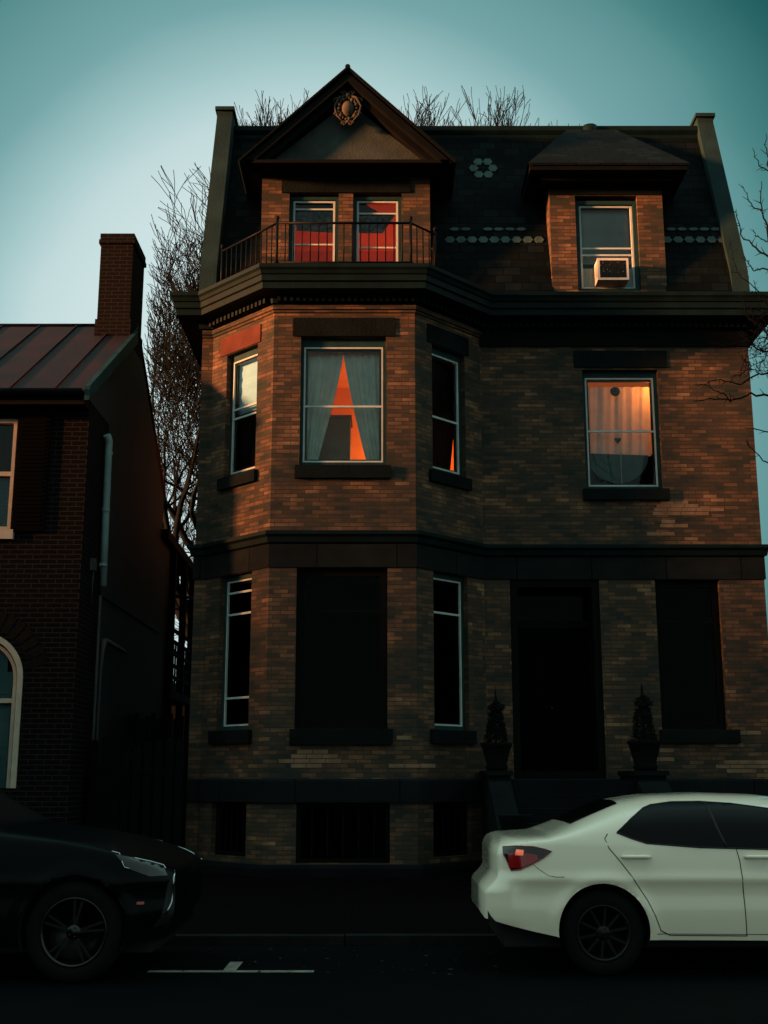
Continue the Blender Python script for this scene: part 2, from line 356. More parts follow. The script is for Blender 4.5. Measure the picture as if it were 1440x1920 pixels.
def window(root, F, hole, storm, rails=(), sill=None, lintel=None, dark=False, glass='glass', label=None, lintel_mat='stone', depth=.15, vbars=()):
    a, b, c, d = hole; s0, s1, s2, s3 = storm
    mb = MB(); e = .12       # dark casing fills between hole and storm frame
    mb.obox(F, a+.003, s0-.002, -depth, -e+.035, c+.003, d-.003); mb.obox(F, s1+.002, b-.003, -depth, -e+.035, c+.003, d-.003)
    mb.obox(F, s0-.002, s1+.002, -depth, -e+.03, c+.003, s2-.002); mb.obox(F, s0-.002, s1+.002, -depth, -e+.03, s3+.002, d-.003)
    w_ = mb.build('window', M['green_trim'] if not dark else M['trim_dark'], root)
    if label: w_['label'] = label
    mb = MB(); t = .022; n0, n1 = -.115, -.088
    frame_box(mb, F, s0, s1, s2, s3, t, n0, n1)
    for r_ in rails: mb.obox(F, s0+t, s1-t, n0+.002, n1-.002, r_-.014, r_+.014)
    for x, z0, z1 in vbars: mb.obox(F, x-.006, x+.006, n0-.03, n0-.02, z0, z1)
    mb.build('storm_frame', M['white_trim'] if not dark else M['trim_dark'], w_)
    mb = MB(); t2 = .03  # inner sash
    frame_box(mb, F, s0+.02, s1-.02, s2+.02, s3-.02, t2, -.15, -.125)
    mb.build('sash', M['trim_dark'] if dark else M['green_trim'], w_)
    mb = MB(); mb.face([F.p(s0+.01, -.119, s2+.01), F.p(s1-.01, -.119, s2+.01), F.p(s1-.01, -.119, s3-.01), F.p(s0+.01, -.119, s3-.01)])
    mb.build('glass', M[glass], w_)
    if sill:
        mb = MB(); mb.obox(F, sill[0], sill[1], -.10, .06, sill[2], c-.003); o = mb.build('sill', M['stone'], w_)
    if lintel:
        mb = MB(); mb.obox(F, lintel[0], lintel[1], -.02, .018, lintel[2], lintel[3]); mb.build('lintel', M[lintel_mat], w_)
    return w_

# ------------------------------------------------------------------ ground
def sheet(name, m, x0, x1, y0, y1, z0, z1=None, kind='structure'):
    z1 = z0 if z1 is None else z1
    mb = MB(); mb.face([(x0, y0, z0), (x1, y0, z0), (x1, y1, z1), (x0, y1, z1)], [(x0, y0), (x1, y0), (x1, y1), (x0, y1)])
    o = mb.build(name, M[m]); o['kind'] = kind; return o
ZR = -.06
sheet('ground', 'soil', -900, 900, -900, 900, -.12)
mb = MB()
mb.face([(-900, 1.6, ZR), (900, 1.6, ZR), (900, 11.5, ZR), (-900, 11.5, ZR)])
tag(mb.build('street', M['asphalt']), kind='structure')
sheet('pavement', 'pavement', -60, 60, 11.66, 16.2, .018, .215)
sheet('yard', 'soil', -60, 60, 16.2, 120, .205, .205)
sheet('opposite_pavement', 'pavement', -60, 60, -5.2, 1.45, .03, .018)
mb = MB()
xs = [-60]+[x for x in (-33.4, -27.1, -20.3, -13.8, -7.4, -3.9, -.36, 2.6, 6.2, 12.4, 18.5, 25.1)]+[60]
for a, b in zip(xs, xs[1:]):
    mb.box(a+.006, b-.006, 11.5, 11.66, -.15, .024+random.uniform(-.003, .003))
tag(mb.build('kerb', M['curb']), kind='structure')
mb = MB()
for a, b in zip(xs, xs[1:]): mb.box(a+.006, b-.006, 1.45, 1.6, -.15, .024)
tag(mb.build('kerb', M['curb']), kind='structure')
def G(px, py, z=ZR):
    x, y, zz = ray(px, py); t = (z-CAMH)/zz; return Vector((x*t, y*t, z))
mb = MB(); z = ZR+.004
a, b = G(275, 1824), G(588, 1824); a2, b2 = G(275, 1819.5), G(588, 1819.5)
mb.face([(a.x, a.y, z), (b.x, a.y, z), (b.x, a.y+.10, z), (a.x, a.y+.10, z)])
c0, c1 = G(420, 1818), G(444, 1818); c3, c2 = G(432, 1804), G(456, 1804)
mb.face([(c0.x, a.y+.10, z), (c1.x, a.y+.10, z), (c2.x, c2.y, z), (c3.x, c2.y, z)])
tag(mb.build('parking_marking', M['paint_line']), kind='structure')
mb = MB()
for i in range(110):
    x = random.uniform(-1.2, 3.5) if i < 80 else random.uniform(-6, 6); y = random.uniform(9.75, 11.4) if i < 120 else random.uniform(7.5, 11.4)
    s_ = random.uniform(.012, .03); a_ = random.uniform(0, 6.28); pts = []
    for k in range(6):
        t = a_+k*math.pi/3; rr = s_*(1 if k % 3 == 0 else .55); pts.append((x+rr*math.cos(t), y+rr*math.sin(t), ZR+.006+random.uniform(0, .012)))
    mb.face(pts)
tag(mb.build('fallen_leaves', M['leaf_litter']), 'small dry leaves scattered on the dark road along the kerb', 'leaves', kind='stuff')

# ------------------------------------------------------------------ main house
HX0, HX1 = -2.72, 5.45; BY, MY, HB = 16.0, 17.0, 26.0
r2 = math.sqrt(.5)
FL = Frame((-2.555, 17), (1, -1)); FF = Frame((-1.555, 16), (1, 0)); FR = Frame((.435, 16), (1, 1))
FM = Frame((0, 17), (1, 0))
FW = 1.99; SW_ = math.sqrt(2)
house = thing('brick_house', 'tall orange brick house with a canted bay, slate mansard roof and gabled dormer', 'house', (1.3, 17, .2))
PATH = [(HX0, HB), (HX0, MY), (-2.555, 17), (-1.555, 16), (.435, 16), (1.435, 17), (HX1, MY), (HX1, HB)]
hL2 = (.35, 1.06, 5.63, 7.50); hF2 = (.385, 1.585, 5.63, 7.51); hR2 = (.35, 1.06, 5.63, 7.50)
hL1 = (.34, 1.05, 2.06, 4.205); hF1 = (.375, 1.60, 2.06, 4.205)
hLb = (.30, 1.05, .42, 1.12); hFb = (.42, 1.63, .36, 1.12)
hM2 = (2.95, 4.075, 5.54, 7.37); hD = (1.80, 3.08, 1.42, 4.205); hM1 = (3.88, 4.80, 2.09, 4.205)
mb = MB()
ZB = .1
wall(mb, Frame((HX0, MY), (1, 0)), 0, .165, ZB, 8.1)
wall(mb, FL, 0, SW_, ZB, 8.1, [hL2, hL1, hLb], uoff=.165)
wall(mb, FF, 0, FW, ZB, 8.1, [hF2, hF1, hFb], uoff=.165+SW_)
wall(mb, FR, 0, SW_, ZB, 8.1, [hR2, hL1, hLb], uoff=.165+SW_+FW)
wall(mb, FM, 1.435, HX1, ZB, 8.1, [hM2, hD, hM1], uoff=1.2)
wall(mb, Frame((HX0, HB), (0, -1)), 0, HB-MY, ZB, 8.6)
wall(mb, Frame((HX1, MY), (0, 1)), 0, HB-MY, ZB, 8.6)
wall(mb, Frame((HX1, HB), (-1, 0)), 0, HX1-HX0, ZB, 12)
mb.build('wall', M['brick'], house)
for F_, rows_ in ((FM, [(4.02, 5.32, 2), (3.96, 5.265, 3), (3.92, 5.21, 5), (3.90, 5.15, 4), (4.02, 5.03, 1), (4.00, 4.97, 2), (3.80, 4.85, 2)]),
                  (FF, [(.42, 1.74, 2), (.34, 1.68, 3), (.18, 1.62, 4), (.34, 1.56, 2)]), (FM, [(4.85, 2.02, 2), (4.60, 1.85, 2), (4.72, 1.62, 3), (4.6, 1.56, 4), (4.75, 1.50, 2)]),
                  (FM, [(3.42, 1.78, 3), (3.42, 1.66, 3)]), (FF, [(1.72, 1.92, 1), (1.62, 1.56, 3)])):
    for u_, z_, n_ in rows_:
        for i in range(n_):
            mb = MB(); mb.obox(F_, u_+i*.205, u_+i*.205+.196, -.004, .004, z_, z_+.050)
            tag(mb.build('replacement_brick', M['brick_pale'], house), 'paler replacement brick')
P3 = PATH[1:-1]
mb = MB(); mb.sweep(PATH, [(0, 4.53), (.05, 4.55), (.07, 4.62), (.11, 4.65), (.11, 4.70), (0, 4.72)]); mb.build('belt_course', M['trim'], house)
mb = MB(); mb.sweep(PATH, [(0, 4.21), (.02, 4.21), (.02, 4.528), (0, 4.53)])
mb.build('lintel_band', M['stone_band'], house)
mb = MB(); mb.sweep(PATH[1:-1], [(0, 1.12), (.05, 1.12), (.05, 1.39), (.03, 1.42), (0, 1.42)]); mb.build('water_table', M['bluestone_band'], house)
mb = MB(); mb.sweep(PATH[1:-1], [(0, .1), (.14, .1), (.14, .30), (.12, .34), (0, .34)]); mb.build('plinth', M['stone_blue'], house)
mb = MB(); mb.sweep(PATH[1:6], [(0, 7.86), (.022, 7.87), (.022, 7.90), (.045, 7.91), (.045, 7.97), (0, 7.98)]); mb.build('string_course', M['brick'], house)
mb = MB(); mb.sweep(PATH[5:7], [(0, 7.73), (.03, 7.73), (.03, 8.0), (0, 8.0)]); mb.build('frieze', M['trim_dark'], house)
CP = [(0, 8.0), (.05, 8.0), (.06, 8.07), (.34, 8.10), (.34, 8.19), (.37, 8.205), (.37, 8.29), (.39, 8.30), (.41, 8.345), (.44, 8.375), (.44, 8.43), (0, 8.45)]
mb = MB(); mb.sweep(PATH, CP)
for F_, L_ in ((FL, SW_), (FF, FW), (FR, SW_), (Frame((1.435, 17), (1, 0)), 4.0)):
    k = .05
    while k < L_-.03: mb.obox(F_, k, k+.045, .058, .13, 8.0, 8.068); k += .09
mb.build('cornice', M['trim'], house)
# bay roof deck + flat top
mb = MB(); mb.face([(-2.9, 17.3, 8.44), (-2.7, 16.65, 8.44), (-1.72, 15.6, 8.44), (.60, 15.6, 8.44), (1.6, 16.65, 8.44), (5.4, 16.65, 8.44), (5.4, 17.3, 8.44)])
mb.build('bay_roof', M['slate'], house)
# mansard
RT = 11.82; SL = [(16.88, 8.45), (17.02, 8.95), (17.95, RT)]
mb = MB(); v0 = 0
for (y0, z0), (y1, z1) in zip(SL, SL[1:]):
    ln = math.hypot(y1-y0, z1-z0)
    xb = [HX0, -1.84, .68, 2.56, 4.25, HX1]
    for k, (xa, xc) in enumerate(zip(xb, xb[1:])):
        f0 = 0
        if k in (1, 3):
            if z1 < 9: continue
            f0 = (10.38-z0)/(z1-z0)
        ya, za, va = y0+(y1-y0)*f0, z0+(z1-z0)*f0, v0+ln*f0
        mb.face([(xa, ya, za), (xc, ya, za), (xc, y1, z1), (xa, y1, z1)], [(xa, va), (xc, va), (xc, v0+ln), (xa, v0+ln)])
    v0 += ln
mb.face([(HX0, 17.95, RT), (HX1, 17.95, RT), (HX1, HB, RT+.1), (HX0, HB, RT+.1)], [(0, 0), (8, 0), (8, 8), (0, 8)])
roof = mb.build('roof', M['slate'], house)
mb = MB(); mb.sweep([(HX0+.25, 17.95), (HX1-.25, 17.95)], [(0, 11.62), (.03, 11.62), (.05, 11.70), (.05, 11.74), (.10, 11.80), (.10, 11.88), (-.2, 11.90)])
mb.build('roof_cornice', M['trim'], roof)
def on_roof(x, z, off=.012):
    (y0, z0), (y1, z1) = SL[1], SL[2]; t = (z-z0)/(z1-z0)
    return Vector((x, y0+(y1-y0)*t-off, z))
mb = MB()
def hexs(cx, cz, r, flat=1.0, off=.014):
    pts = [on_roof(cx+r*math.cos(R(60*k+30)), cz+r*flat*math.sin(R(60*k+30)), off) for k in range(6)]
    mb.prism(pts[::-1], (0, .012, -.003))
def hexs2(cx, cz, r, flat=1.0):
    mb = MB(); mb.prism([on_roof(cx+r*math.cos(R(60*k)), cz+r*flat*math.sin(R(60*k)), .014+random.uniform(0, .004)) for k in range(6)][::-1], (0, .012, -.003)); mb.build('pale_slate', M['slate_pale'], roof)
for k in range(6): hexs2(1.60+.155*math.cos(R(60*k+0)), 11.03+.155*math.sin(R(60*k+0)), .078)
for x in [1.02+.172*i for i in range(9)]+[4.38+.172*i for i in range(6)]:
    if random.random() < .93: hexs2(x, 9.56, .080, .85)
for x in [1.10+.172*i for i in range(7)]+[4.47+.172*i for i in range(5)]:
    if random.random() < .85: hexs2(x, 9.77, .080, .42)
# parapets
for x0, x1, yt, zt, yb in ((HX0-.06, HX0+.19, 17.75, 12.02, 16.86), (HX1-.20, HX1+.06, 17.95, 12.02, 16.90)):
    mb = MB(); poly = [(x0, yb, 8.45), (x0, yb+.05, 8.95), (x0, yt-.12, zt-.1), (x0, yt-.12, zt), (x0, yt+1.2, zt+.02), (x0, HB, zt), (x0, HB, 8.4)]
    mb.prism(poly[::-1], (x1-x0, 0, 0))
    dx = .07 if x0 < 0 else -.11
    mb.v = [(x+dx*max(0, (z-8.95)/(zt-8.95)), y, z) for x, y, z in mb.v]
    pp = mb.build('parapet', M['coping'], house); x0 += dx; x1 += dx
    mb = MB(); mb.box(x0-.03, x1+.03, yt-.16, yt+.5, zt, zt+.06); mb.build('coping', M['coping'], pp)

# dormer with pediment
DX0, DX1, DY = -1.86, .70, 16.8
dorm = MB()
FD = Frame((DX0, DY), (1, 0))
hDa = (.42, 1.17, 8.5, 10.13); hDb = (1.39, 2.13, 8.5, 10.13)
wall(dorm, FD, 0, DX1-DX0, 8.4, 10.40, [hDa, hDb])
wall(dorm, Frame((DX0, 19.5), (0, -1)), 0, 2.7, 8.4, 10.4); wall(dorm, Frame((DX1, DY), (0, 1)), 0, 2.7, 8.4, 10.4)
dormer = dorm.build('dormer', M['brick'], house); dormer['label'] = 'brick dormer with two windows under a steep gable'
mb = MB(); mb.obox(FD, .30, 2.26, -.02, .02, 10.135, 10.36); mb.build('lintel', M['stone'], dormer)
for hh_, s0 in ((hDa, .455), (hDb, 1.425)):
    mb2 = MB(); frame_box(mb2, FD, hh_[0]+.003, hh_[1]-.003, hh_[2], hh_[3]-.03, .05, -.14, -.06); mb2.build('window_frame', M['green_trim'], dormer)
    mb2 = MB(); frame_box(mb2, FD, hh_[0]+.056, hh_[1]-.056, 8.56, 10.045, .03, -.115, -.085)
    for zz in ((9.91, 9.33) if hh_ is hDa else (9.84, 9.28)): mb2.obox(FD, hh_[0]+.087, hh_[1]-.087, -.11, -.09, zz-.012, zz+.012)
    mb2.build('storm_frame', M['white_trim'], dormer)
    mb2 = MB(); mb2.face([FD.p(hh_[0]+.06, -.12, 8.56), FD.p(hh_[1]-.06, -.12, 8.56), FD.p(hh_[1]-.06, -.12, 10.03), FD.p(hh_[0]+.06, -.12, 10.03)]); mb2.build('window_glass', M['glass'], dormer)
# gable
GX, GZ0, GZ1, GH = -.55, 10.42, 11.80, 1.47
gab = MB()
gab.prism([(GX-GH-.06, 16.36, 10.40), (GX+GH+.06, 16.36, 10.40), (GX+GH+.06, 16.36, 10.45), (GX-GH-.06, 16.36, 10.45)], (0, 2.6, 0))
gab.box(GX-GH-.02, GX+GH+.02, 16.40, 16.46, 10.45, 10.475)
for sgn in (-1, 1):
    o1 = Vector((GX+sgn*(GH+.10), 16.36, 10.40)); top = Vector((GX, 16.36, GZ1+.10)); dn = (top-o1).normalized()
    perp = Vector((-dn.z*sgn, 0, dn.x*sgn)); perp = perp if perp.z < 0 else -perp
    w1 = .10
    a = [o1, top, top+Vector((0, 0, -w1*1.42)), o1+Vector((-sgn*w1*1.42, 0, 0))]
    if sgn > 0: a = a[::-1]
    gab.prism(a, (0, .12, 0))
    w2 = .19
    a = [o1+Vector((-sgn*w1*1.35, .1, .0)), top+Vector((0, .1, -w1*1.35)), top+Vector((0, .1, -w2*1.42)), o1+Vector((-sgn*w2*1.42, .1, 0))]
    if sgn > 0: a = a[::-1]
    gab.prism(a, (0, .16, 0))
gp = gab.build('gable_trim', M['trim_dark'], house)
mb = MB()
for sgn in (-1, 1):
    e_ = Vector((GX+sgn*(GH+.14), 16.32, 10.40)); t_ = Vector((GX, 16.32, GZ1+.15)); bk = Vector((0, 2.6, 0))
    nrm = Vector((sgn*.70, 0, .72))*.03
    q = [e_, t_, t_+bk, e_+bk]; uv = [(0, 0), (0, 2.3), (2.6, 2.3), (2.6, 0)]
    q = q if sgn < 0 else q[::-1]
    mb.prism([v for v in q], nrm)
mb.tube([(GX, 16.30, GZ1+.17), (GX, 18.9, GZ1+.17)], .04, 8)
mb.lathe((GX, 16.34, GZ1+.17), (0, 0, 1), [(0, -.02), (.04, 0), (.035, .03), (0, .05)], 8)
mb.build('gable_roof', M['slate'], house)
mb = MB(); k = .30
k = .20; mb.prism([(GX-GH+k, 16.60, 10.45), (GX+GH-k, 16.60, 10.45), (GX, 16.60, GZ1-k-.05)], (0, .1, 0))
ped = mb.build('pediment', M['stucco'], house)
# cartouche
mb = MB(); cz = 11.34; cy = 16.46
for k in range(18):
    a = 2*math.pi*k/18
    p0 = Vector((GX+.16*math.cos(a), cy, cz+.21*math.sin(a)))
    rr = .035+.018*math.sin(k*2.4)
    mb.lathe(p0, (0, -1, 0), [(rr, -.01), (rr*.9, .02), (rr*.5, .04), (0, .045)], 8)
mb.lathe((GX, cy+.15, cz), (0, -1, 0), [(.10, 0), (.10, .16)], 16)
mb.lathe((GX, cy, cz+.26), (0, -1, 0), [(.07, -.01), (.06, .03), (.03, .05), (0, .06)], 10)
mb.lathe((GX, cy, cz-.27), (0, -1, 0), [(.05, -.01), (.04, .03), (0, .05)], 8)
prof = []
b0 = len(mb.v)
for i in range(7):
    ph = i/6*math.pi/2
    for k in range(20):
        a = 2*math.pi*k/20; mb.v.append((GX+.115*math.cos(a)*math.cos(ph), cy-.07*math.sin(ph), cz+.17*math.sin(a)*math.cos(ph)))
for i in range(6):
    for k in range(20): mb.f.append((b0+i*20+k, b0+i*20+(k+1) % 20, b0+(i+1)*20+(k+1) % 20, b0+(i+1)*20+k)); mb.uv.append(None); mb.sm.append(True)
for sg in (-1, 1):
    for (ox, oz, s0) in ((.20, .14, .085), (.19, -.12, .075), (.09, .29, .06), (.08, -.30, .05)):
        pts = []
        for i in range(16):
            a = i*.55; rr = s0*(1-i/17); pts.append((GX+sg*(ox+rr*math.cos(a)-.02), cy-.02-.001*i, cz+oz+rr*math.sin(a)))
        mb.tube(pts, [.018-.0006*i for i in range(16)], 6)
    mb.tube([(GX+sg*.05, cy-.02, cz+.25), (GX+sg*.15, cy-.03, cz+.22), (GX+sg*.24, cy-.02, cz+.05), (GX+sg*.20, cy-.02, cz-.12), (GX+sg*.08, cy-.02, cz-.27)], [.02, .026, .022, .024, .012], 6)
mb.v = [(GX+(x-GX)*.84, y, cz+(z-cz)*.84) for x, y, z in mb.v]
mb.build('cartouche', M['ornament'], ped)

# balcony railing on the bay
mb = MB(); RY = 15.76; rx0, rx1 = -1.516, .379; zt_, zb_ = 9.13, 8.50
pa = [(-2.42, 16.70), (rx0, RY), (rx1, RY), (.74, 16.12), (.74, 16.78)]
for (ax, ay), (bx, by) in zip(pa, pa[1:]):
    mb.tube([(ax, ay, zt_), (bx, by, zt_)], .018, 6); mb.tube([(ax, ay, zb_+.03), (bx, by, zb_+.03)], .014, 6)
    L_ = math.hypot(bx-ax, by-ay); n_ = int(L_/.112)
    for i in range(1, n_):
        t = i/n_; x, y = ax+(bx-ax)*t, ay+(by-ay)*t
        mb.tube([(x, y, zb_+.03), (x, y, zt_)], .0095, 5)
for x, y in pa:
    mb.tube([(x, y, zb_-.05), (x, y, zt_+.05)], .020, 8); mb.lathe((x, y, zt_+.08), (0, 0, 1), [(.01, -.04), (.026, -.02), (.030, 0), (.022, .022), (0, .034)], 10)
mb.build('balcony_railing', M['iron'], house)

# right dormer
EX0, EX1, EY = 2.54, 4.27, 16.94; FE = Frame((EX0, EY), (1, 0)); hE = (.39, 1.34, 8.6, 10.16)
mb = MB(); wall(mb, FE, 0, EX1-EX0, 8.44, 10.36, [hE]); wall(mb, Frame((EX0, 18.5), (0, -1)), 0, 1.56, 8.44, 10.4); wall(mb, Frame((EX1, EY), (0, 1)), 0, 1.56, 8.44, 10.4)
d2 = mb.build('dormer', M['brick'], house); d2['label'] = 'narrow brick dormer under a low hipped slate roof'
mb = MB(); mb.obox(FE, 0, EX1-EX0, -.02, .012, 10.17, 10.355); mb.build('lintel', M['stone'], d2)
mb = MB(); frame_box(mb, FE, hE[0]+.003, hE[1]-.003, hE[2], hE[3]-.06, .06, -.14, -.05); mb.build('window_frame', M['green_trim'], d2)
mb = MB(); frame_box(mb, FE, hE[0]+.066, hE[1]-.066, 8.665, 10.035, .03, -.115, -.085)
for zz in (9.33, 9.22): mb.obox(FE, hE[0]+.097, hE[1]-.097, -.112, -.088, zz-.013, zz+.013)
mb.build('storm_frame', M['white_trim'], d2)
mb = MB(); mb.face([FE.p(hE[0]+.07, -.12, 8.67), FE.p(hE[1]-.07, -.12, 8.67), FE.p(hE[1]-.07, -.12, 10.03), FE.p(hE[0]+.07, -.12, 10.03)]); mb.build('window_glass', M['glass'], d2)
mb = MB(); ex0, ex1, ey = 2.17, 4.60, 16.50
mb.box(ex0+.03, ex1-.03, ey+.02, 18, 10.37, 10.47)
mb.box(ex0+.22, ex1-.22, ey+.22, 16.935, 10.30, 10.368)
mb.build('soffit', M['trim_dark'], d2)
mb = MB()
e0, e1, e2, e3 = (ex0, ey, 10.475), (ex1, ey, 10.475), (ex1, 18.2, 10.475), (ex0, 18.2, 10.475); t0, t1 = (2.98, 17.75, 11.75), (3.78, 17.75, 11.75)
mb.face([e0, e1, t1, t0], [(0, 0), (2.43, 0), (1.6, 1.8), (.8, 1.8)]); mb.face([e3, e0, t0], [(0, 0), (1.7, 0), (1.3, 1.8)]); mb.face([e1, e2, t1], [(0, 0), (1.7, 0), (.4, 1.8)])
mb.face([t0, t1, (3.78, 18.4, 11.75), (2.98, 18.4, 11.75)])
mb.face([e0, (ex0, ey, 10.44), (ex1, ey, 10.44), e1])
mb.build('hipped_roof', M['slate'], d2)
mb = MB(); mb.lathe((3.38, 17.9, 11.86), (0, 0, 1), [(.13, -.1), (.13, .02), (.09, .04), (0, .05)], 12); mb.build('roof_vent', M['trim'], roof)

# windows of the two lower storeys
window(house, FF, hF2, (.428, 1.54, 5.70, 7.385), (6.51,), (.33, 1.65, 5.445), (.27, 1.72, 7.515, 7.79), label='wide window with open curtains and an orange glow behind')
window(house, FL, hL2, (.40, 1.01, 5.70, 7.40), (6.52, 6.66), (.27, 1.12, 5.46), (.20, 1.13, 7.51, 7.78), label='narrow window with a white shade drawn in its upper half', lintel_mat='stone_red')
window(house, FR, hR2, (.40, 1.01, 5.70, 7.40), (6.46,), (.27, 1.12, 5.46), (.25, 1.14, 7.51, 7.78), label='narrow dark window with red slits of light at the bottom')
window(house, FM, hM2, (3.001, 4.02, 5.60, 7.27), (6.44,), (2.90, 4.15, 5.37), (2.83, 4.215, 7.40, 7.665), label='window with sheer curtain lit orange at its upper corner', vbars=((3.50, 5.62, 6.13),))
window(house, FL, hL1, (.40, 1.0, 2.12, 4.13), (3.655, 2.50, 3.96), (.25, 1.13, 1.88), glass='glass_dim', label='tall narrow dark window in three panes')
window(house, FR, hL1, (.40, 1.0, 2.12, 4.13), (3.655,), (.25, 1.13, 1.88), glass='glass_dim', label='tall narrow dark window in two panes')
window(house, FF, hF1, (.45, 1.525, 2.14, 4.12), (3.63,), (.32, 1.67, 1.86), dark=True, glass='glass_dim', label='wide black window beneath the curtained one')
window(house, FM, hM1, (3.95, 4.73, 2.15, 4.12), (3.60,), (3.84, 4.95, 1.90), dark=True, glass='glass_dim', label='tall black window beside the doorway')
for F_, h_ in ((FL, hLb), (FR, hLb), (FF, hFb)):
    mb = MB(); frame_box(mb, F_, h_[0]+.003, h_[1]-.003, h_[2]+.003, h_[3]-.003, .05, -.14, -.08); 
    n_ = 6
    for i in range(1, n_): u_ = h_[0]+(h_[1]-h_[0])*i/n_; mb.obox(F_, u_-.008, u_+.008, -.07, -.055, h_[2]+.06, h_[3]-.06)
    bw_ = mb.build('window', M['trim_dark'], house); bw_['label'] = 'barred basement window'
    mb = MB(); mb.face([F_.p(h_[0], -.12, h_[2]), F_.p(h_[1], -.12, h_[2]), F_.p(h_[1], -.12, h_[3]), F_.p(h_[0], -.12, h_[3])]); mb.build('glass', M['glass_dim'], bw_)
# entrance
mb = MB(); frame_box(mb, FM, 1.803, 3.077, 1.42, 4.2, .10, -.5, -.02); mb.obox(FM, 1.903, 2.977, -.5, -.4, 3.55, 3.66); dr = mb.build('doorway', M['trim_dark'], house)
mb = MB(); mb.obox(FM, 1.905, 2.438, -.48, -.43, 1.44, 3.54); mb.obox(FM, 2.442, 2.975, -.48, -.43, 1.44, 3.54)
for u0_ in (1.96, 2.50):
    for z0_, z1_ in ((1.6, 2.3), (2.42, 3.4)): frame_box(mb, FM, u0_, u0_+.42, z0_, z1_, .04, -.43, -.415)
mb.build('door', M['black_wood'], dr)
mb = MB(); mb.face([FM.p(1.9, -.45, 3.66), FM.p(2.98, -.45, 3.66), FM.p(2.98, -.45, 4.12), FM.p(1.9, -.45, 4.12)]); mb.build('transom_glass', M['glass_dim'], dr)
mb = MB(); mb.lathe(FM.p(2.40, -.41, 2.4), (0, -1, 0), [(.012, -.02), (.012, .03), (.03, .035), (.034, .055), (0, .07)], 10); mb.build('door_handle', M['rim_bright'], dr)
# stoop
mb = MB(); zt0 = 1.40
mb.box(1.62, 3.24, 15.75, 16.86, .1, zt0)
for i in range(6): mb.box(1.62, 3.24, 15.75-.28*(i+1), 15.75-.28*i, .1, zt0-.17*(i+1))
st = mb.build('stoop', M['stone_blue'], house)
for x0, x1 in ((1.34, 1.62), (3.24, 3.62)):
    mb = MB(); mb.box(x0, x1, 15.75, 16.86, .1, 1.46); mb.box(x0-.03, x1+.03, 15.70, 16.86, 1.46, 1.52)
    mb.prism([(x0, 15.75, .1), (x0, 15.75, 1.40), (x0, 14.1, .62), (x0, 13.9, .62), (x0, 13.9, .1)], (x1-x0, 0, 0))
    mb.build('cheek_wall', M['stone'], st)

# interior rooms (plaster boxes) so that lit and unlit windows have depth behind them
def room(name, m, x0, x1, y0, y1, z0, z1, bay=False):
    mb = MB(); plan = [(x0, y1), (x0, y0), (x1, y0), (x1, y1)]
    if bay: plan = [(x0, y1), (x0, 17.03), (-2.52, 17.03), (-1.54, 16.03), (.42, 16.03), (1.40, 17.03), (x1, 17.03), (x1, y1)]
    mb.face([(x, y, z0) for x, y in plan]); mb.face([(x, y, z1) for x, y in plan])
    mb.face([(x0, y1, z0), (x1, y1, z0), (x1, y1, z1), (x0, y1, z1)])
    yy = 17.03 if bay else y0
    mb.face([(x0, yy, z0), (x0, y1, z0), (x0, y1, z1), (x0, yy, z1)]); mb.face([(x1, yy, z0), (x1, y1, z0), (x1, y1, z1), (x1, yy, z1)])
    return mb.build(name, m, house)
room('interior_wall', M['room_orange'], -2.6, 1.5, 16.0, 19.6, 5.0, 7.95, True)
room('interior_wall', M['room'], 1.6, 5.3, 17.16, 20, 5.0, 7.95)
room('interior_wall', M['room_orange'], DX0+.1, DX1-.1, 16.97, 19.4, 8.42, 10.38)
room('interior_wall', M['room_dark'], EX0+.05, EX1-.05, 17.1, 18.6, 8.46, 10.3)
room('interior_wall', M['room_dark'], -2.65, 1.5, 16.0, 20, 1.2, 4.6, True)
room('interior_wall', M['room_dark'], 1.6, 5.3, 17.5, 20, 1.2, 4.6)
room('interior_wall', M['room_dark'], -2.65, 1.5, 16.0, 18, .12, 1.18, True)
def lamp(name, loc, e, col, r=.08):
    l_ = bpy.data.lights.new(name, 'POINT'); l_.energy = e; l_.color = col; l_.shadow_soft_size = r
    o = bpy.data.objects.new(name, l_); COL.objects.link(o); o.location = loc; o.parent = house; o.matrix_parent_inverse = world_inv(house); return o
lamp('room_light', (.35, 18.9, 6.5), 18, (1, .27, .04))
lamp('room_light', (4.14, 17.45, 7.15), 19, (1, .20, .03))
lamp('room_light', (.25, 18.9, 8.9), 4.3, (1, .13, .04))

# ---- curtains and furnishings seen through the windows
def curtain(F, top, bot, z0, z1, n, label, m='curtain', folds=6, amp=.025, prof=None, cat='curtain', name='curtain', group=None, wob=0):
    """top=(ua,ub), bot=(ua,ub) at z1, z0; prof(t) 0..1 blend of the moving edge"""
    mb = MB(); nu, nz_ = folds*8, 24; idx = []
    for j in range(nz_+1):
        t = j/nz_; z = z1+(z0-z1)*t; k = prof(t) if prof else t
        a = top[0]+(bot[0]-top[0])*k; b = top[1]+(bot[1]-top[1])*k
        for i in range(nu+1):
            s = i/nu; ph = s*folds*2*math.pi+math.sin(s*9+wob)*1.2
            u = a+(b-a)*s; nn = n+amp*math.sin(ph+.5*math.sin(t*2))*(.5+.5*t)+.006*math.sin(ph*2.3+t*3)
            mb.v.append(tuple(F.p(u, nn, z)))
    for j in range(nz_):
        for i in range(nu):
            a = j*(nu+1)+i; mb.f.append((a, a+1, a+nu+2, a+nu+1)); mb.uv.append(None); mb.sm.append(True)
    o = mb.build(name, M[m]); tag(o, label, cat, group); origin(o, F.p((top[0]+top[1])/2, n, z1)); return o
ease = lambda t: t**1.25
curtain(FF, (.40, .985), (.40, .60), 5.66, 7.42, -.26, 'grey curtain at the left of the orange lit window, swept open to the left', folds=6, prof=ease)
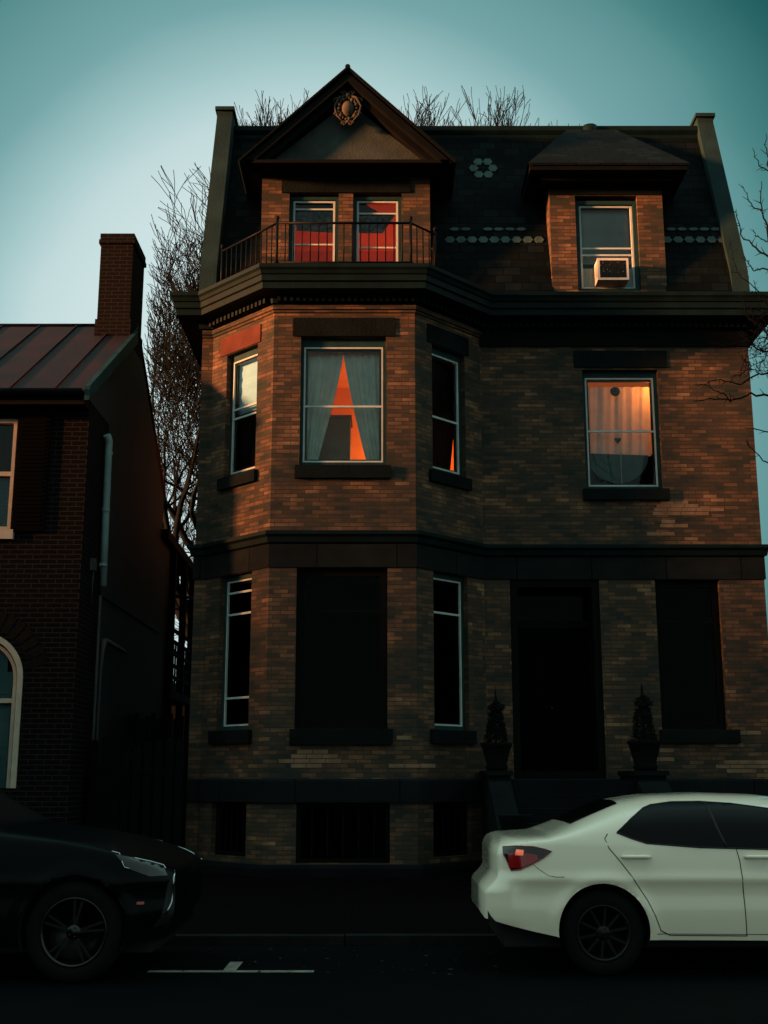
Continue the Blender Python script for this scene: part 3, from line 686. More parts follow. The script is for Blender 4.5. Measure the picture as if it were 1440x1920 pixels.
curtain(FF, (.97, 1.60), (1.33, 1.60), 5.66, 7.42, -.25, 'grey curtain at the right of the orange lit window, swept open to the right', folds=6, prof=ease, wob=2)
curtain(FM, (2.98, 4.0), (2.98, 3.97), 6.10, 7.18, -.24, 'sheer pale curtain glowing orange in the upper right of the flat wall window', m='sheer', folds=5, amp=.014)
curtain(FM, (2.96, 4.06), (2.96, 4.06), 5.56, 6.16, -.34, 'black cloth added behind the rounded blind of the flat wall window to cover the lit room', m='curtain_dark', folds=4)  # added sheet, hides the lamp-lit room around the rounded blind
# blind with a rounded hem below the sheer curtain
mb = MB(); cx_, cz_ = 3.47, 6.14; pts = [FM.p(cx_+.46*math.cos(R(a)), -.22, cz_+.46*math.sin(R(a))) for a in range(180, 361, 8)]
mb.prism([pts[0]]+pts[1:], (0, .004, 0)); o = mb.build('window_blind', M['blind_teal']); tag(o, 'dark teal blind with a rounded hem below the sheer curtain', 'blind'); origin(o, (3.47, 17.22, 6.14))
mb = MB(); mb.lathe(FM.p(3.46, -.16, 7.08), (0, -1, 0), [(.065, 0), (.075, .006), (.065, .012), (.052, .006), (.02, .008), (0, .014)], 16)
for k in range(6): mb.tube([FM.p(3.46, -.155, 7.08), FM.p(3.46+.062*math.cos(R(60*k)), -.155, 7.08+.062*math.sin(R(60*k)))], .004, 5)
o = mb.build('window_ornament', M['sun_catcher']); tag(o, 'small round ornament hung at the top of the sheer curtained window', 'ornament'); origin(o, FM.p(3.46, -.16, 7.16))
mb = MB()
hp = [(0, -.05), (.045, .0), (.048, .028), (.025, .045), (0, .028), (-.025, .045), (-.048, .028), (-.045, 0)]
mb.prism([FM.p(3.47+a, -.16, 6.32+b) for a, b in hp], (0, -.008, 0)); o = mb.build('window_ornament', M['sun_catcher']); tag(o, 'small heart shaped ornament in the lower pane of the sheer curtained window', 'ornament'); origin(o, FM.p(3.47, -.16, 6.36))
# white shade in the left bay window, dark curtain under it
mb = MB()
for i in range(9):
    z1_ = 7.40-i*.088; mb.face([FL.p(.37, -.18-.012*(i % 2), z1_), FL.p(1.04, -.18-.012*(i % 2), z1_), FL.p(1.04, -.18-.012*((i+1) % 2), z1_-.088), FL.p(.37, -.18-.012*((i+1) % 2), z1_-.088)])
o = mb.build('pleated_blind', M['shade']); tag(o, 'white pleated blind, coloured with the mirrored sky, in the upper half of the left bay window', 'blind'); origin(o, FL.p(.7, -.18, 7.4))
curtain(FL, (.30, 1.2), (.30, 1.2), 5.66, 7.45, -.24, 'black curtain behind the white shade of the left bay window', m='curtain_dark', folds=5)
curtain(FR, (.34, .80), (.34, .60), 5.66, 7.46, -.20, 'black curtain left of the red slit in the right bay window', m='curtain_dark', folds=4, amp=.01, prof=lambda t: max(0, t-.5)*2)
curtain(FR, (.60, 1.07), (.67, .96), 5.66, 7.46, -.24, 'black curtain right of the red slit in the right bay window', m='curtain_dark', folds=4, amp=.01, prof=lambda t: max(0, t-.62)*2.6)
mb = MB(); mb.box(-1.35, -.49, 16.75, 17.25, 5.05, 6.55); mb.box(-1.37, -.47, 16.73, 17.27, 6.55, 6.585)
o = mb.build('wardrobe', M['furniture']); tag(o, 'dim cabinet standing behind the gap of the grey curtains', 'cabinet'); origin(o, (-.9, 17, 5.05))
# attic windows: cloths coloured as tree reflections in the panes, and valances
def flat_cloth(F, poly, n, label, m, name='reflection_cloth', cat='reflection_cloth'):
    mb = MB(); mb.prism([F.p(u, n, z) for u, z in poly], F.p(0, -.006, 0)-F.p(0, 0, 0)); o = mb.build(name, M[m]); tag(o, label, cat); origin(o, F.p(poly[0][0], n, poly[0][1])); return o
flat_cloth(FD, [(.40, 9.70), (.52, 9.70), (.52, 9.62), (1.20, 9.58), (1.20, 9.98), (.40, 10.0)], -.22, 'dark cloth patterned as tree reflections across the left attic window', 'reflection_cloth')
flat_cloth(FD, [(1.38, 9.66), (1.50, 9.58), (1.84, 9.58), (2.06, 9.93), (1.38, 9.93)], -.22, 'dark cloth with slanted edges patterned as tree reflections in the right attic window', 'reflection_cloth')
flat_cloth(FD, [(.40, 9.98), (1.20, 9.98), (1.20, 10.16), (.40, 10.16)], -.20, 'black valance at the top of the left attic window', 'curtain_dark', 'valance', 'valance')
flat_cloth(FD, [(1.36, 9.90), (1.36, 10.18), (1.50, 10.14), (1.64, 10.0), (1.78, 9.92)], -.20, 'dark cloth draped across the upper corner of the right attic window', 'curtain_dark', 'valance', 'valance')
flat_cloth(FE, [(.40, 9.12), (1.33, 9.12), (1.33, 10.12), (.40, 10.12)], -.20, 'pale teal blind drawn behind the window with the air conditioner', 'shade_teal', 'window_blind', 'blind')
# air conditioner
AX0, AX1, AZ0, AZ1 = 3.20, 3.66, 8.70, 9.04
ac_ = thing('air_conditioner', 'small white window air conditioner with dark fins in the dormer window', 'air conditioner', (3.43, 16.9, 8.70))
mb = MB(); mb.box(AX0, AX1, 16.76, 17.15, AZ0, AZ1); frame_box(mb, Frame((0, 16.76), (1, 0)), AX0-.004, AX1+.004, AZ0-.004, AZ1+.004, .035, -.02, .012)
for i in range(8): mb.box(AX0-.006, AX0-.001, 16.80+i*.02, 16.808+i*.02, AZ0+.06, AZ1-.06)
mb.build('case', M['ac_case'], ac_)
mb = MB(); mb.box(AX0+.03, AX1-.03, 16.752, 16.759, AZ0+.03, AZ1-.03)
for i in range(16):
    x = AX0+.045+i*.0245; mb.box(x, x+.006, 16.744, 16.751, AZ0+.035, AZ1-.035)
mb.build('grille', M['ac_grille'], ac_)
for x0, x1 in ((hE[0]+EX0+.10, AX0-.006), (AX1+.006, hE[1]+EX0-.10)):
    mb = MB(); mb.box(x0, x1, 17.05, 17.056, 8.70, 9.0); n_ = 8
    for i in range(n_): mb.box(x0+(x1-x0)*i/n_, x0+(x1-x0)*(i+.6)/n_, 17.03, 17.045, 8.70, 9.0)
    mb.build('side_panel', M['pipe'], ac_)

# ------------------------------------------------------------------ unseen house added beyond the right edge to darken what the bay glass mirrors
nb = thing('brick_house', 'unseen brick house added beyond the right edge to darken the bay window reflection', 'house', (12.3, 16, .2))
nbF = Frame((9.2, 15.6), (1, 0)); hs = [(u, u+1.1, z, z+1.9) for u in (1, 4) for z in (1.4, 4.8, 8)]
mb = MB(); wall(mb, nbF, 0, 6.2, .1, 11.6, hs); wall(mb, Frame((9.2, 26), (0, -1)), 0, 10.4, .1, 11.6); wall(mb, Frame((15.4, 15.6), (0, 1)), 0, 10.4, .1, 11.6); wall(mb, Frame((15.4, 26), (-1, 0)), 0, 6.2, .1, 11.6)
mb.build('wall', M['brick_old'], nb)
mb = MB(); mb.sweep([(9.2, 26), (9.2, 15.6), (15.4, 15.6), (15.4, 26)], [(0, 11.3), (.35, 11.5), (.4, 11.8), (0, 11.85)]); mb.box(9.2, 15.4, 15.6, 26, 11.62, 11.7); mb.build('roof', M['trim_dark'], nb)
for h__ in hs:
    mb = MB(); frame_box(mb, nbF, h__[0]+.003, h__[1]-.003, h__[2], h__[3], .06, -.14, -.06); mb.obox(nbF, h__[0], h__[1], -.30, -.2, h__[2], h__[3]); mb.build('window', M['trim'], nb)

# ------------------------------------------------------------------ left house
LX, LY = -4.10, 16.0
lh = thing('brick_house', 'old dark brick house with a red metal roof, cream window trim and tall chimney', 'house', (-6, 16, .2))
EV, RGZ, RGY, RE = 6.62, 8.78, 18.85, 21.75
FLH = Frame((LX-8, LY), (1, 0))    # u = x - (LX-8)
ux = lambda x: x-(LX-8)
hw2 = (ux(-6.02), ux(-5.09), 4.72, 6.32)
AC_X, AC_R, AC_Z, AC_B = -5.40, .60, 2.72, 1.30
mb = MB()
# front wall with rectangular upper opening and an arched lower opening (arch cut as a fan of quads)
ax0, ax1, atop = ux(AC_X)-AC_R, ux(AC_X)+AC_R, AC_Z+AC_R
wall(mb, FLH, 0, 8, .1, EV-.05, [hw2, (ax0, ax1, AC_B, atop)], depth=.14)
for sg in (-1, 1):
    prev = None
    for k in range(0, 13):
        a = R(90*k/12); u = ux(AC_X)+sg*AC_R*math.cos(a); z = AC_Z+AC_R*math.sin(a)
        if prev:
            q = [(prev[0], prev[1]), (ux(AC_X)+sg*AC_R, prev[1]), (ux(AC_X)+sg*AC_R, z), (u, z)]
            pts = [FLH.p(uu, 0, zz) for uu, zz in q]; mb.face(pts if sg < 0 else pts[::-1], q if sg < 0 else q[::-1])
        prev = (u, z)
wall(mb, Frame((LX, LY), (0, 1)), 0, 1.2, .1, EV-.05)
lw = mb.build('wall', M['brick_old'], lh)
# voussoirs
mb = MB()
for k in range(17):
    a0, a1 = R(12+156*k/17+.8), R(12+156*(k+1)/17-.8)
    q = [FLH.p(ux(AC_X)+r_*math.cos(a), .008, AC_Z-.02+r_*math.sin(a)) for r_, a in ((.70, a0), (.95, a0), (.95, a1), (.70, a1))]
    mb.prism(q, (0, .03, 0))
mb.build('brick_arch', M['brick_old'], lw)
# gable side: siding
mb = MB(); F2 = Frame((LX, LY+1.2), (0, 1)); 
def sidepoly(pts): mb.face([(LX+.0, y, z) for y, z in pts], [(y, z) for y, z in pts])
sidepoly([(17.2, .1), (RE, .1), (RE, EV-.1), (RGY, RGZ-.08), (17.2, EV+(17.2-15.7)*(RGZ-EV)/(RGY-15.7)-.08)])
mb.face([(LX, 16, EV-.05), (LX, 17.2, EV-.05), (LX, 17.2, EV+.95), (LX, 16, EV+.12)], [(0, 0), (1.2, 0), (1.2, 1), (0, .1)])
mb.face([(LX+.001, 22.6, .1), (LX+.001, 24.9-.0, .1), (LX+.001, 24.9, .12), (LX+.001, 22.6, .12)])
wall(mb, Frame((LX, RE), (0, 1)), 0, .9, .1, 5.9)
mb.box(LX-8, LX-.01, 22.5, 22.6, .1, 5.9); mb.box(LX-8, LX-7.9, 16, 26, .1, 6)
mb.box(LX+.003, LX+.03, 17.2, 21.7, 4.0, 4.09)
mb.build('side_wall', M['siding'], lh)
# roof
mb = MB()
rd = (RGZ-EV)/(RGY-15.65)
mb.prism([(LX-8, 15.65, EV-.04), (LX-8, RGY, RGZ-.04), (LX-8, RE+.15, EV-.1), (LX-8, RE+.15, EV-.02), (LX-8, RGY, RGZ), (LX-8, 15.65, EV)], (8.02, 0, 0))
for i in range(11):
    x = LX-.40-i*.62
    mb.prism([(x, 15.63, EV+.0), (x, 15.63, EV+.03), (x, RGY, RGZ+.035), (x, RGY, RGZ)][::-1], (.022, 0, 0))
mb.tube([(LX-8, RGY, RGZ+.01), (LX, RGY, RGZ+.01)], .035, 6)
lr = mb.build('roof', M['roof_red'], lh)
mb = MB(); mb.prism([(LX+.02, 15.60, EV-.17), (LX+.02, 15.60, EV+.03), (LX+.02, RGY-.35, RGZ-.35*rd+.02), (LX+.02, RGY-.35, RGZ-.35*rd-.20)], (.07, 0, 0))
mb.build('rake_board', M['green_trim'], lr)
mb = MB(); mb.box(LX-8, LX+.0, 15.70, 15.98, EV-.20, EV-.045); mb.tube([(LX-8, 15.60, EV-.05), (LX-.02, 15.60, EV-.05)], .05, 8); mb.build('eave_board', M['trim_dark'], lr)
mb = MB(); mb.prism([(LX-8, RE, 5.75), (LX-8, RE, 5.93), (LX-8, 25.2, 5.80), (LX-8, 25.2, 5.62)], (8.12, 0, 0)); mb.build('rear_roof', M['trim_dark'], lh)
# chimney
mb = MB(); cf = Frame((-4.65, 18.3), (1, 0)); 
mb.obox(cf, 0, .53, -.92, 0, 7.4, 10.0); mb.obox(cf, -.03, .56, -.95, .03, 10.0, 10.07); mb.obox(cf, -.015, .545, -.935, .015, 10.07, 10.18)
mb.obox(cf, -.025, .555, -.94, .025, 8.3, 8.68)

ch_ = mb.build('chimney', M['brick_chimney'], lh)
# upper window
mb = MB(); a, b, c_, d_ = hw2
frame_box(mb, FLH, a+.003, b-.003, c_+.003, d_-.003, .06, -.13, -.05); mb.obox(FLH, a-.04, b+.06, -.05, .07, c_-.13, c_); mb.obox(FLH, a+.063, b-.063, -.11, -.06, 5.50, 5.56)
lw2 = mb.build('window', M['cream'], lh)
mb = MB(); mb.face([FLH.p(a, -.12, c_), FLH.p(b, -.12, c_), FLH.p(b, -.12, d_), FLH.p(a, -.12, d_)]); mb.build('glass', M['glass'], lw2)
mb = MB(); mb.obox(FLH, a+.05, b-.05, -.2, -.19, c_+.02, 5.50)
for i in range(24): mb.obox(FLH, b-.30, b-.08, -.185, -.175, c_+.08+i*.028, c_+.093+i*.028)
mb.build('inner_blind', M['blue_wood'], lw2)
mb = MB(); mb.obox(FLH, a-.1, b+.1, -.9, -.6, 4.5, 6.5); mb.build('interior_wall', M['room_dark'], lh)
mb = MB(); s0_ = b+.03; mb.obox(FLH, s0_, s0_+.44, .012, .05, c_-.02, d_+.04)
for i in range(26): mb.obox(FLH, s0_+.05, s0_+.39, .05, .062, c_+.06+i*.058, c_+.09+i*.058)
mb.build('shutter', M['black_wood'], lh)
# arched window
mb = MB(); cz0 = AC_Z
def arch_ring(mb, r0, r1, n0, n1, zbot, k=20):
    cu = ux(AC_X)
    pts = [(1, 0, zbot)]+[(math.cos(R(180*i/k)), math.sin(R(180*i/k)), None) for i in range(k+1)]+[(-1, 0, zbot)]
    def pt(r, q): return (cu+r*q[0], cz0+r*q[1] if q[2] is None else q[2])
    for A, B in zip(pts, pts[1:]):
        q = [pt(r0, A), pt(r1, A), pt(r1, B), pt(r0, B)]
        f_ = [FLH.p(u, n1, z) for u, z in q]; g_ = [FLH.p(u, n0, z) for u, z in q]
        mb.face(f_[::-1] if False else f_); mb.face(g_[::-1]); mb.face([f_[1], g_[1], g_[2], f_[2]]); mb.face([g_[0], f_[0], f_[3], g_[3]])
arch_ring(mb, .545, .618, -.12, .02, AC_B); arch_ring(mb, .47, .515, -.13, -.06, AC_B)
mb.obox(FLH, ux(AC_X)-.515, ux(AC_X)+.515, -.13, -.07, 2.40, 2.46)
law = mb.build('window', M['cream'], lh); law['label'] = 'round arched window with cream trim'
mb = MB(); mb.face([FLH.p(ux(AC_X)-.5, -.115, AC_B), FLH.p(ux(AC_X)+.5, -.115, AC_B)]+[FLH.p(ux(AC_X)+.5*math.cos(R(a)), -.115, AC_Z+.5*math.sin(R(a))) for a in range(0, 181, 12)]); mb.build('glass', M['glass'], law)
mb = MB(); cu = ux(AC_X)
mb.obox(FLH, cu-.46, cu+.46, -.22, -.20, AC_B, 2.39)
for k in range(4): mb.obox(FLH, cu-.42+k*.22, cu-.24+k*.22, -.198, -.185, 1.4, 1.75); mb.obox(FLH, cu-.42+k*.22, cu-.24+k*.22, -.198, -.185, 1.82, 2.3)
mb.obox(FLH, cu+.10, cu+.46, -.22, -.20, 2.47, AC_Z+.1); mb.obox(FLH, cu+.10, cu+.34, -.22, -.20, AC_Z+.1, AC_Z+.38)
mb.obox(FLH, cu+.14, cu+.42, -.198, -.185, 2.52, 2.75)
mb.build('inner_shutter', M['blue_wood'], law)
mb = MB(); mb.obox(FLH, cu-.8, cu+.8, -.9, -.6, 1.0, 3.6); mb.build('interior_wall', M['room_dark'], lh)
# downpipes
mb = MB(); px_ = LX+.09
mb.tube([(px_-.02, 16.80, 6.30), (px_, 16.86, 6.22), (px_, 16.86, 6.10), (px_, 16.90, 5.0), (px_, 16.95, 4.10)], [.055, .055, .052, .052, .052], 10)
for z_ in (6.05, 5.2, 4.4): mb.lathe((px_, 16.88, z_), (0, 0, 1), [(.060, -.02), (.060, .02)], 10)
mb.build('downpipe', M['pipe'], lh)
mb = MB(); mb.tube([(px_-.01, 16.86, 3.95), (px_-.01, 16.86, .25)], .020, 8); mb.build('conduit', M['pipe_grey'], lh)
mb = MB(); mb.tube([(px_, 18.6, 3.33), (px_, 17.35, 3.36), (px_, 17.18, 3.34), (px_, 17.12, 3.2), (px_, 17.06, 2.9), (px_, 17.0, .25)], [.035, .045, .045, .03, .022, .022], 8); mb.build('drain_pipe', M['pipe_grey'], lh)
mb = MB(); mb.box(LX+.01, LX+.08, 16.45, 16.56, 4.25, 4.42); mb.tube([(LX+.05, 16.5, 4.25), (LX+.05, 16.5, 3.8)], .008, 6); mb.build('meter_box', M['pipe_grey'], lh)
# rear porch with stair seen in the gap
mb = MB()
for y_ in (22.75, 24.0, 25.1): mb.box(LX-.02, LX+.10, y_, y_+.12, .1, 5.7)
mb.box(LX-1.6, LX+.10, 22.65, 25.2, 2.9, 3.05)
for i in range(9): 
    y_ = 22.9+i*.25; mb.box(LX+.02, LX+.05, y_, y_+.06, 3.05, 4.0)
for z_ in (3.98, 3.75, 3.52, 3.3, 4.2): mb.box(LX+.0, LX+.07, 22.87, 25.1, z_, z_+.05)
mb.tube([(LX+.05, 22.9, 4.85), (LX+.05, 25.1, 5.15)], .04, 6)
mb.build('rear_porch', M['trim_dark'], lh)

# side fence between the houses
fence = thing('wooden_fence', 'weathered dark picket fence closing the gap between the two houses', 'fence', (-3.4, 16.7, .2))
for i in range(9):
    x = -4.0+i*.145+random.uniform(-.01, .01); h_ = 1.92+random.uniform(-.05, .05)+.05*math.sin(i); mb = MB()
    mb.prism([(x, 16.7, .2), (x+.105, 16.7, .2), (x+.105, 16.7, h_-.04), (x+.085, 16.7, h_), (x+.02, 16.7, h_), (x, 16.7, h_-.04)], (0, .02, 0)); mb.build('picket', M['old_board'], fence)
for z_ in (.5, 1.5): mb = MB(); mb.box(-4.05, -2.73, 16.722, 16.76, z_, z_+.08); mb.build('rail', M['old_board'], fence)
mb = MB()
for i in range(16): mb.box(-4.1+i*.09, -4.02+i*.09, 19.5, 19.53, .2, 2.4+.05*math.sin(i*2.1))
o = mb.build('board_fence', M['trim_dark']); tag(o, 'tall dark board fence deep in the gap behind the picket fence', 'fence'); origin(o, (-3.4, 19.5, .2))
mb = MB(); mb.box(-12, 6, 33, 33.3, .2, 3.7); mb.prism([(-12, 32.6, 3.7), (-12, 36, 4.2), (-12, 39.4, 3.7)], (9.4, 0, 0)); 
o = mb.build('garden_outbuilding', M['trim_dark']); tag(o, 'low black outbuilding behind the gap between the houses', 'outbuilding'); origin(o, (-6, 33, .2))

# ------------------------------------------------------------------ plants
def leafy(mb, c, rx, rz, n, s, shape=lambda t: 1):
    for _ in range(n):
        t = random.random(); a = random.uniform(0, 6.283); r_ = rx*shape(t)*(.55+.45*random.random())
        p = Vector((c[0]+r_*math.cos(a), c[1]+r_*math.sin(a), c[2]+rz*t))
        d = Vector((random.gauss(0, 1), random.gauss(0, 1), random.gauss(.4, 1))).normalized(); e_ = d.orthogonal().normalized()
        mb.face([p-d*s, p+e_*s*.35, p+d*s, p-e_*s*.35])
def topiary(x, y, z, label, sc=1):
    t = thing('potted_conifer', label, 'plant', (x, y, z), 'potted conifers flanking the doorway')
    mb = MB(); mb.lathe((x, y, z), (0, 0, 1), [(0, .001), (.13*sc, .001), (.15*sc, .05), (.13*sc, .08), (.19*sc, .30*sc), (.21*sc, .33*sc), (.21*sc, .36*sc), (.17*sc, .36*sc), (.16*sc, .30*sc), (0, .30*sc)], 16); mb.build('pot', M['terracotta'], t)
    mb = MB(); mb.tube([(x, y, z+.3*sc), (x, y, z+1.0*sc)], [.02, .008], 5)
    leafy(mb, (x, y, z+.33*sc), .17*sc, .42*sc, 700, .035, lambda q: 1-.45*q)
    leafy(mb, (x+.01, y, z+.74*sc), .12*sc, .16*sc, 350, .03, lambda q: math.sin(math.pi*min(.95, max(.15, q))))
    leafy(mb, (x, y, z+.88*sc), .03, .17*sc, 50, .02, lambda q: 1-q)
    mb.build('foliage', M['evergreen'], t)
topiary(3.43, 16.1, 1.52, 'dark potted conifer with a ball top on the pedestal right of the doorway', 1.08)
topiary(1.48, 16.1, 1.52, 'dark potted conifer left of the doorway beside the bay', 1.0)
mb = MB(); mb.lathe((1.48, 14.05, .62), (0, 0, 1), [(0, 0), (.09, 0), (.10, .04), (.05, .09), (.08, .13), (.15, .24), (.19, .38), (.20, .40), (.17, .40), (.14, .28), (0, .26)], 20)
o = mb.build('urn', M['stone']); tag(o, 'empty stone urn at the foot of the entrance steps', 'urn'); origin(o, (1.48, 14.05, .62))
mb = MB()
leafy(mb, (-5.35, 15.6, .25), .5, 1.05, 2600, .05, lambda q: math.sqrt(max(0, 1-q*q))); 
for _ in range(14):
    a = random.uniform(0, 6.28); mb.tube([(-5.35, 15.6, .2), (-5.35+.3*math.cos(a), 15.6+.3*math.sin(a), 1.0)], [.015, .006], 4)
o = mb.build('shrub', M['evergreen']); tag(o, 'dark clipped shrub under the arched window', 'shrub'); origin(o, (-5.35, 15.6, .2))

# ------------------------------------------------------------------ bare trees
bend = .13; ztan = .64
def branch(mb, p, d, r0, L, depth, rng, spread=.5, lift=.15, minr=.006, nside=4, kids=(2, 3), seg=4, upto=None):
    if p.y < 26.5: return
    if p.x < -.20*p.y-.1 and depth < 5: return
    if depth <= 1: seg = 3
    pts = [p.copy()]; rad = [r0]; q = p.copy(); dd = d.copy()
    for i in range(seg):
        dd = (dd+Vector((rng.gauss(0, bend), rng.gauss(0, bend), rng.gauss(0, bend*.8)+lift*.35))).normalized()
        q = q+dd*L/seg; pts.append(q.copy()); rad.append(max(minr, r0*(1-.45*(i+1)/seg)))
    if pts[-1].x < -.212*pts[-1].y or pts[-1].y < 26.4 or (depth < 6 and pts[-1].z > 1.42+ztan*pts[-1].y): return
    mb.tube(pts, rad, nside if r0 > .02 else 3, cap=False)
    if depth <= 0: return
    n = rng.randint(*kids)
    for k in range(n):
        i = seg if k == 0 else rng.randint(max(1, seg//2), seg)
        base = pts[i]; ax = dd.orthogonal().normalized(); ax.rotate(Matrix.Rotation(rng.uniform(0, 6.283), 3, dd))
        nd = dd.copy(); nd.rotate(Matrix.Rotation(spread*rng.uniform(.5, 1.25)*(0.45 if k == 0 else 1), 3, ax))
        nd = (nd+Vector((0, 0, lift))).normalized()
        branch(mb, base, nd, rad[i]*(.82 if k == 0 else .62), L*rng.uniform(.68, .9), depth-1, rng, spread, lift, minr, nside, kids, seg)
def tree(x, y, h, label, seed, depth=7, spread=.5, lift=.12, r=.2, trunk=.35, minr=.008, kids=(2, 3), m='bark', lean=(0, 0), base=.2, group=None, L=None, nlimb=4):
    rng = random.Random(seed); t = thing('bare_tree', label, 'tree', (x, y, base), group)
    mb = MB(); hh_ = h*trunk; top = Vector((x+lean[0], y+lean[1], base+hh_))
    mb.tube([(x, y, base-.1), (x+lean[0]*.3, y+lean[1]*.3, base+hh_*.3), (x+lean[0]*.7, y+lean[1]*.7, base+hh_*.7), tuple(top)], [r*1.25, r, r*.9, r*.8], 10); mb.build('trunk', M[m], t)
    mb = MB(); L = L or h*.26
    for k in range(nlimb):
        a = 6.283*k/nlimb+rng.uniform(-.4, .4); tilt = rng.uniform(.25, .75) if k else .08
        d = Vector((math.cos(a)*math.sin(tilt), math.sin(a)*math.sin(tilt), math.cos(tilt)))
        branch(mb, top+Vector((0, 0, -.2*k*hh_/6)), d, r*.68, L, depth, rng, spread, lift, minr, 5, kids)
    mb.build('crown', M[m], t); return t
GT = 'bare trees behind the houses'
bend = .19; ztan = .55
tree(-3.9, 30, 15.5, 'large bare tree with dense twigs rising in the gap between the houses', 3, depth=8, spread=.66, lift=.15, r=.34, trunk=.29, kids=(2, 3), group=GT, nlimb=13, minr=.009, L=3.1)
tree(-4.6, 37, 12.0, 'smaller bare tree low in the gap between the houses', 5, depth=6, r=.22, spread=.7, lift=.08, group=GT, L=2.6, kids=(2, 3), nlimb=9, trunk=.2, minr=.009)
bend = .15; ztan = .628
tree(-1.75, 29, 17.9, 'bare treetop just left of the gable peak', 11, depth=6, spread=.42, lift=.25, r=.2, trunk=.75, group=GT, kids=(2, 4), L=1.6, nlimb=5)
tree(.45, 28, 17.0, 'bare treetop just right of the gable peak', 29, depth=6, spread=.40, lift=.25, r=.2, trunk=.68, group=GT, L=1.7, kids=(2, 4), nlimb=6)
tree(1.95, 28, 16.9, 'bare treetop right of centre above the mansard roof', 17, depth=6, spread=.40, lift=.25, r=.2, trunk=.68, group=GT, L=1.75, kids=(2, 4), nlimb=6)
# street tree at the right edge
t = thing('bare_tree', 'dark street tree at the right edge with thin budding twigs', 'tree', (4.62, 12.4, .05))
rng = random.Random(5); mb = MB()
mb.tube([(4.78, 12.4, -.05), (4.66, 12.4, 1.5), (4.60, 12.4, 3.2), (4.56, 12.4, 4.6), (4.62, 12.4, 5.6), (4.9, 12.45, 6.8), (5.2, 12.5, 8.4)], [.26, .22, .20, .19, .17, .13, .08], 10); mb.build('trunk', M['bark_near'], t)
mb = MB()
def twig(pts, r0, buds=True):
    pts = [Vector(p) for p in pts]; fine = []
    for i in range(len(pts)-1):
        for k in range(4): fine.append(pts[i].lerp(pts[i+1], k/4)+Vector((rng.gauss(0, .008), rng.gauss(0, .01), rng.gauss(0, .008))))
    fine.append(pts[-1]); n = len(fine); mb.tube(fine, [r0*(1-.75*i/n) for i in range(n)], 5)
    if buds:
        for i in range(2, n-1):
            if rng.random() < .75:
                d = (fine[i+1]-fine[i]).normalized(); s_ = d.orthogonal(); s_.rotate(Matrix.Rotation(rng.uniform(0, 6.28), 3, d)); l_ = rng.uniform(.02, .09)
                mb.tube([fine[i], fine[i]+s_*l_*.7+d*l_*.5], [r0*.45, .002], 4)
TY = 12.3
def tw(pix, r0, y0=TY, dy=0): twig([P(x, y, y0+dy*i/len(pix)) for i, (x, y) in enumerate(pix)], r0)
tw([(1470, 500), (1440, 478), (1418, 467), (1395, 446), (1384, 418), (1380, 392)], .014)
tw([(1470, 300), (1440, 322), (1425, 310), (1411, 278)], .011)
tw([(1462, 560), (1440, 430), (1430, 400), (1426, 380), (1428, 340)], .014)
tw([(1430, 395), (1412, 388), (1400, 368), (1392, 348)], .009)
tw([(1460, 456), (1436, 452), (1420, 445), (1412, 430)], .009)
tw([(1470, 520), (1430, 502), (1412, 508), (1402, 492), (1396, 480)], .011)
tw([(1445, 330), (1438, 290), (1436, 250)], .010)
tw([(1445, 575), (1420, 555), (1413, 525)], .010)
tw([(1440, 560), (1390, 520), (1378, 500), (1370, 450)], .007, 12.6)
tw([(1460, 660), (1425, 655), (1395, 640), (1360, 648), (1330, 640)], .012)
tw([(1455, 700), (1420, 700), (1390, 720), (1350, 712), (1312, 722)], .012)
tw([(1455, 745), (1410, 738), (1372, 752), (1330, 745), (1300, 752)], .014)
tw([(1372, 752), (1350, 735), (1322, 720), (1305, 722)], .008)
tw([(1455, 810), (1425, 808), (1395, 802)], .009)
tw([(1460, 880), (1430, 862), (1405, 835), (1400, 825)], .009)
tw([(1460, 640), (1430, 618), (1405, 600), (1392, 575), (1396, 545)], .012)
for k in range(70):
    x0, y0 = rng.uniform(1395, 1450), rng.uniform(575, 700); a = rng.uniform(0, 6.28); l_ = rng.uniform(15, 45)
    tw([(x0, y0), (x0+l_*.5*math.cos(a)+rng.uniform(-4, 4), y0+l_*.5*math.sin(a)), (x0+l_*math.cos(a), y0+l_*math.sin(a)*1.1)], .006, TY+rng.uniform(-.5, .5))
mb.build('crown', M['bark_near'], t)

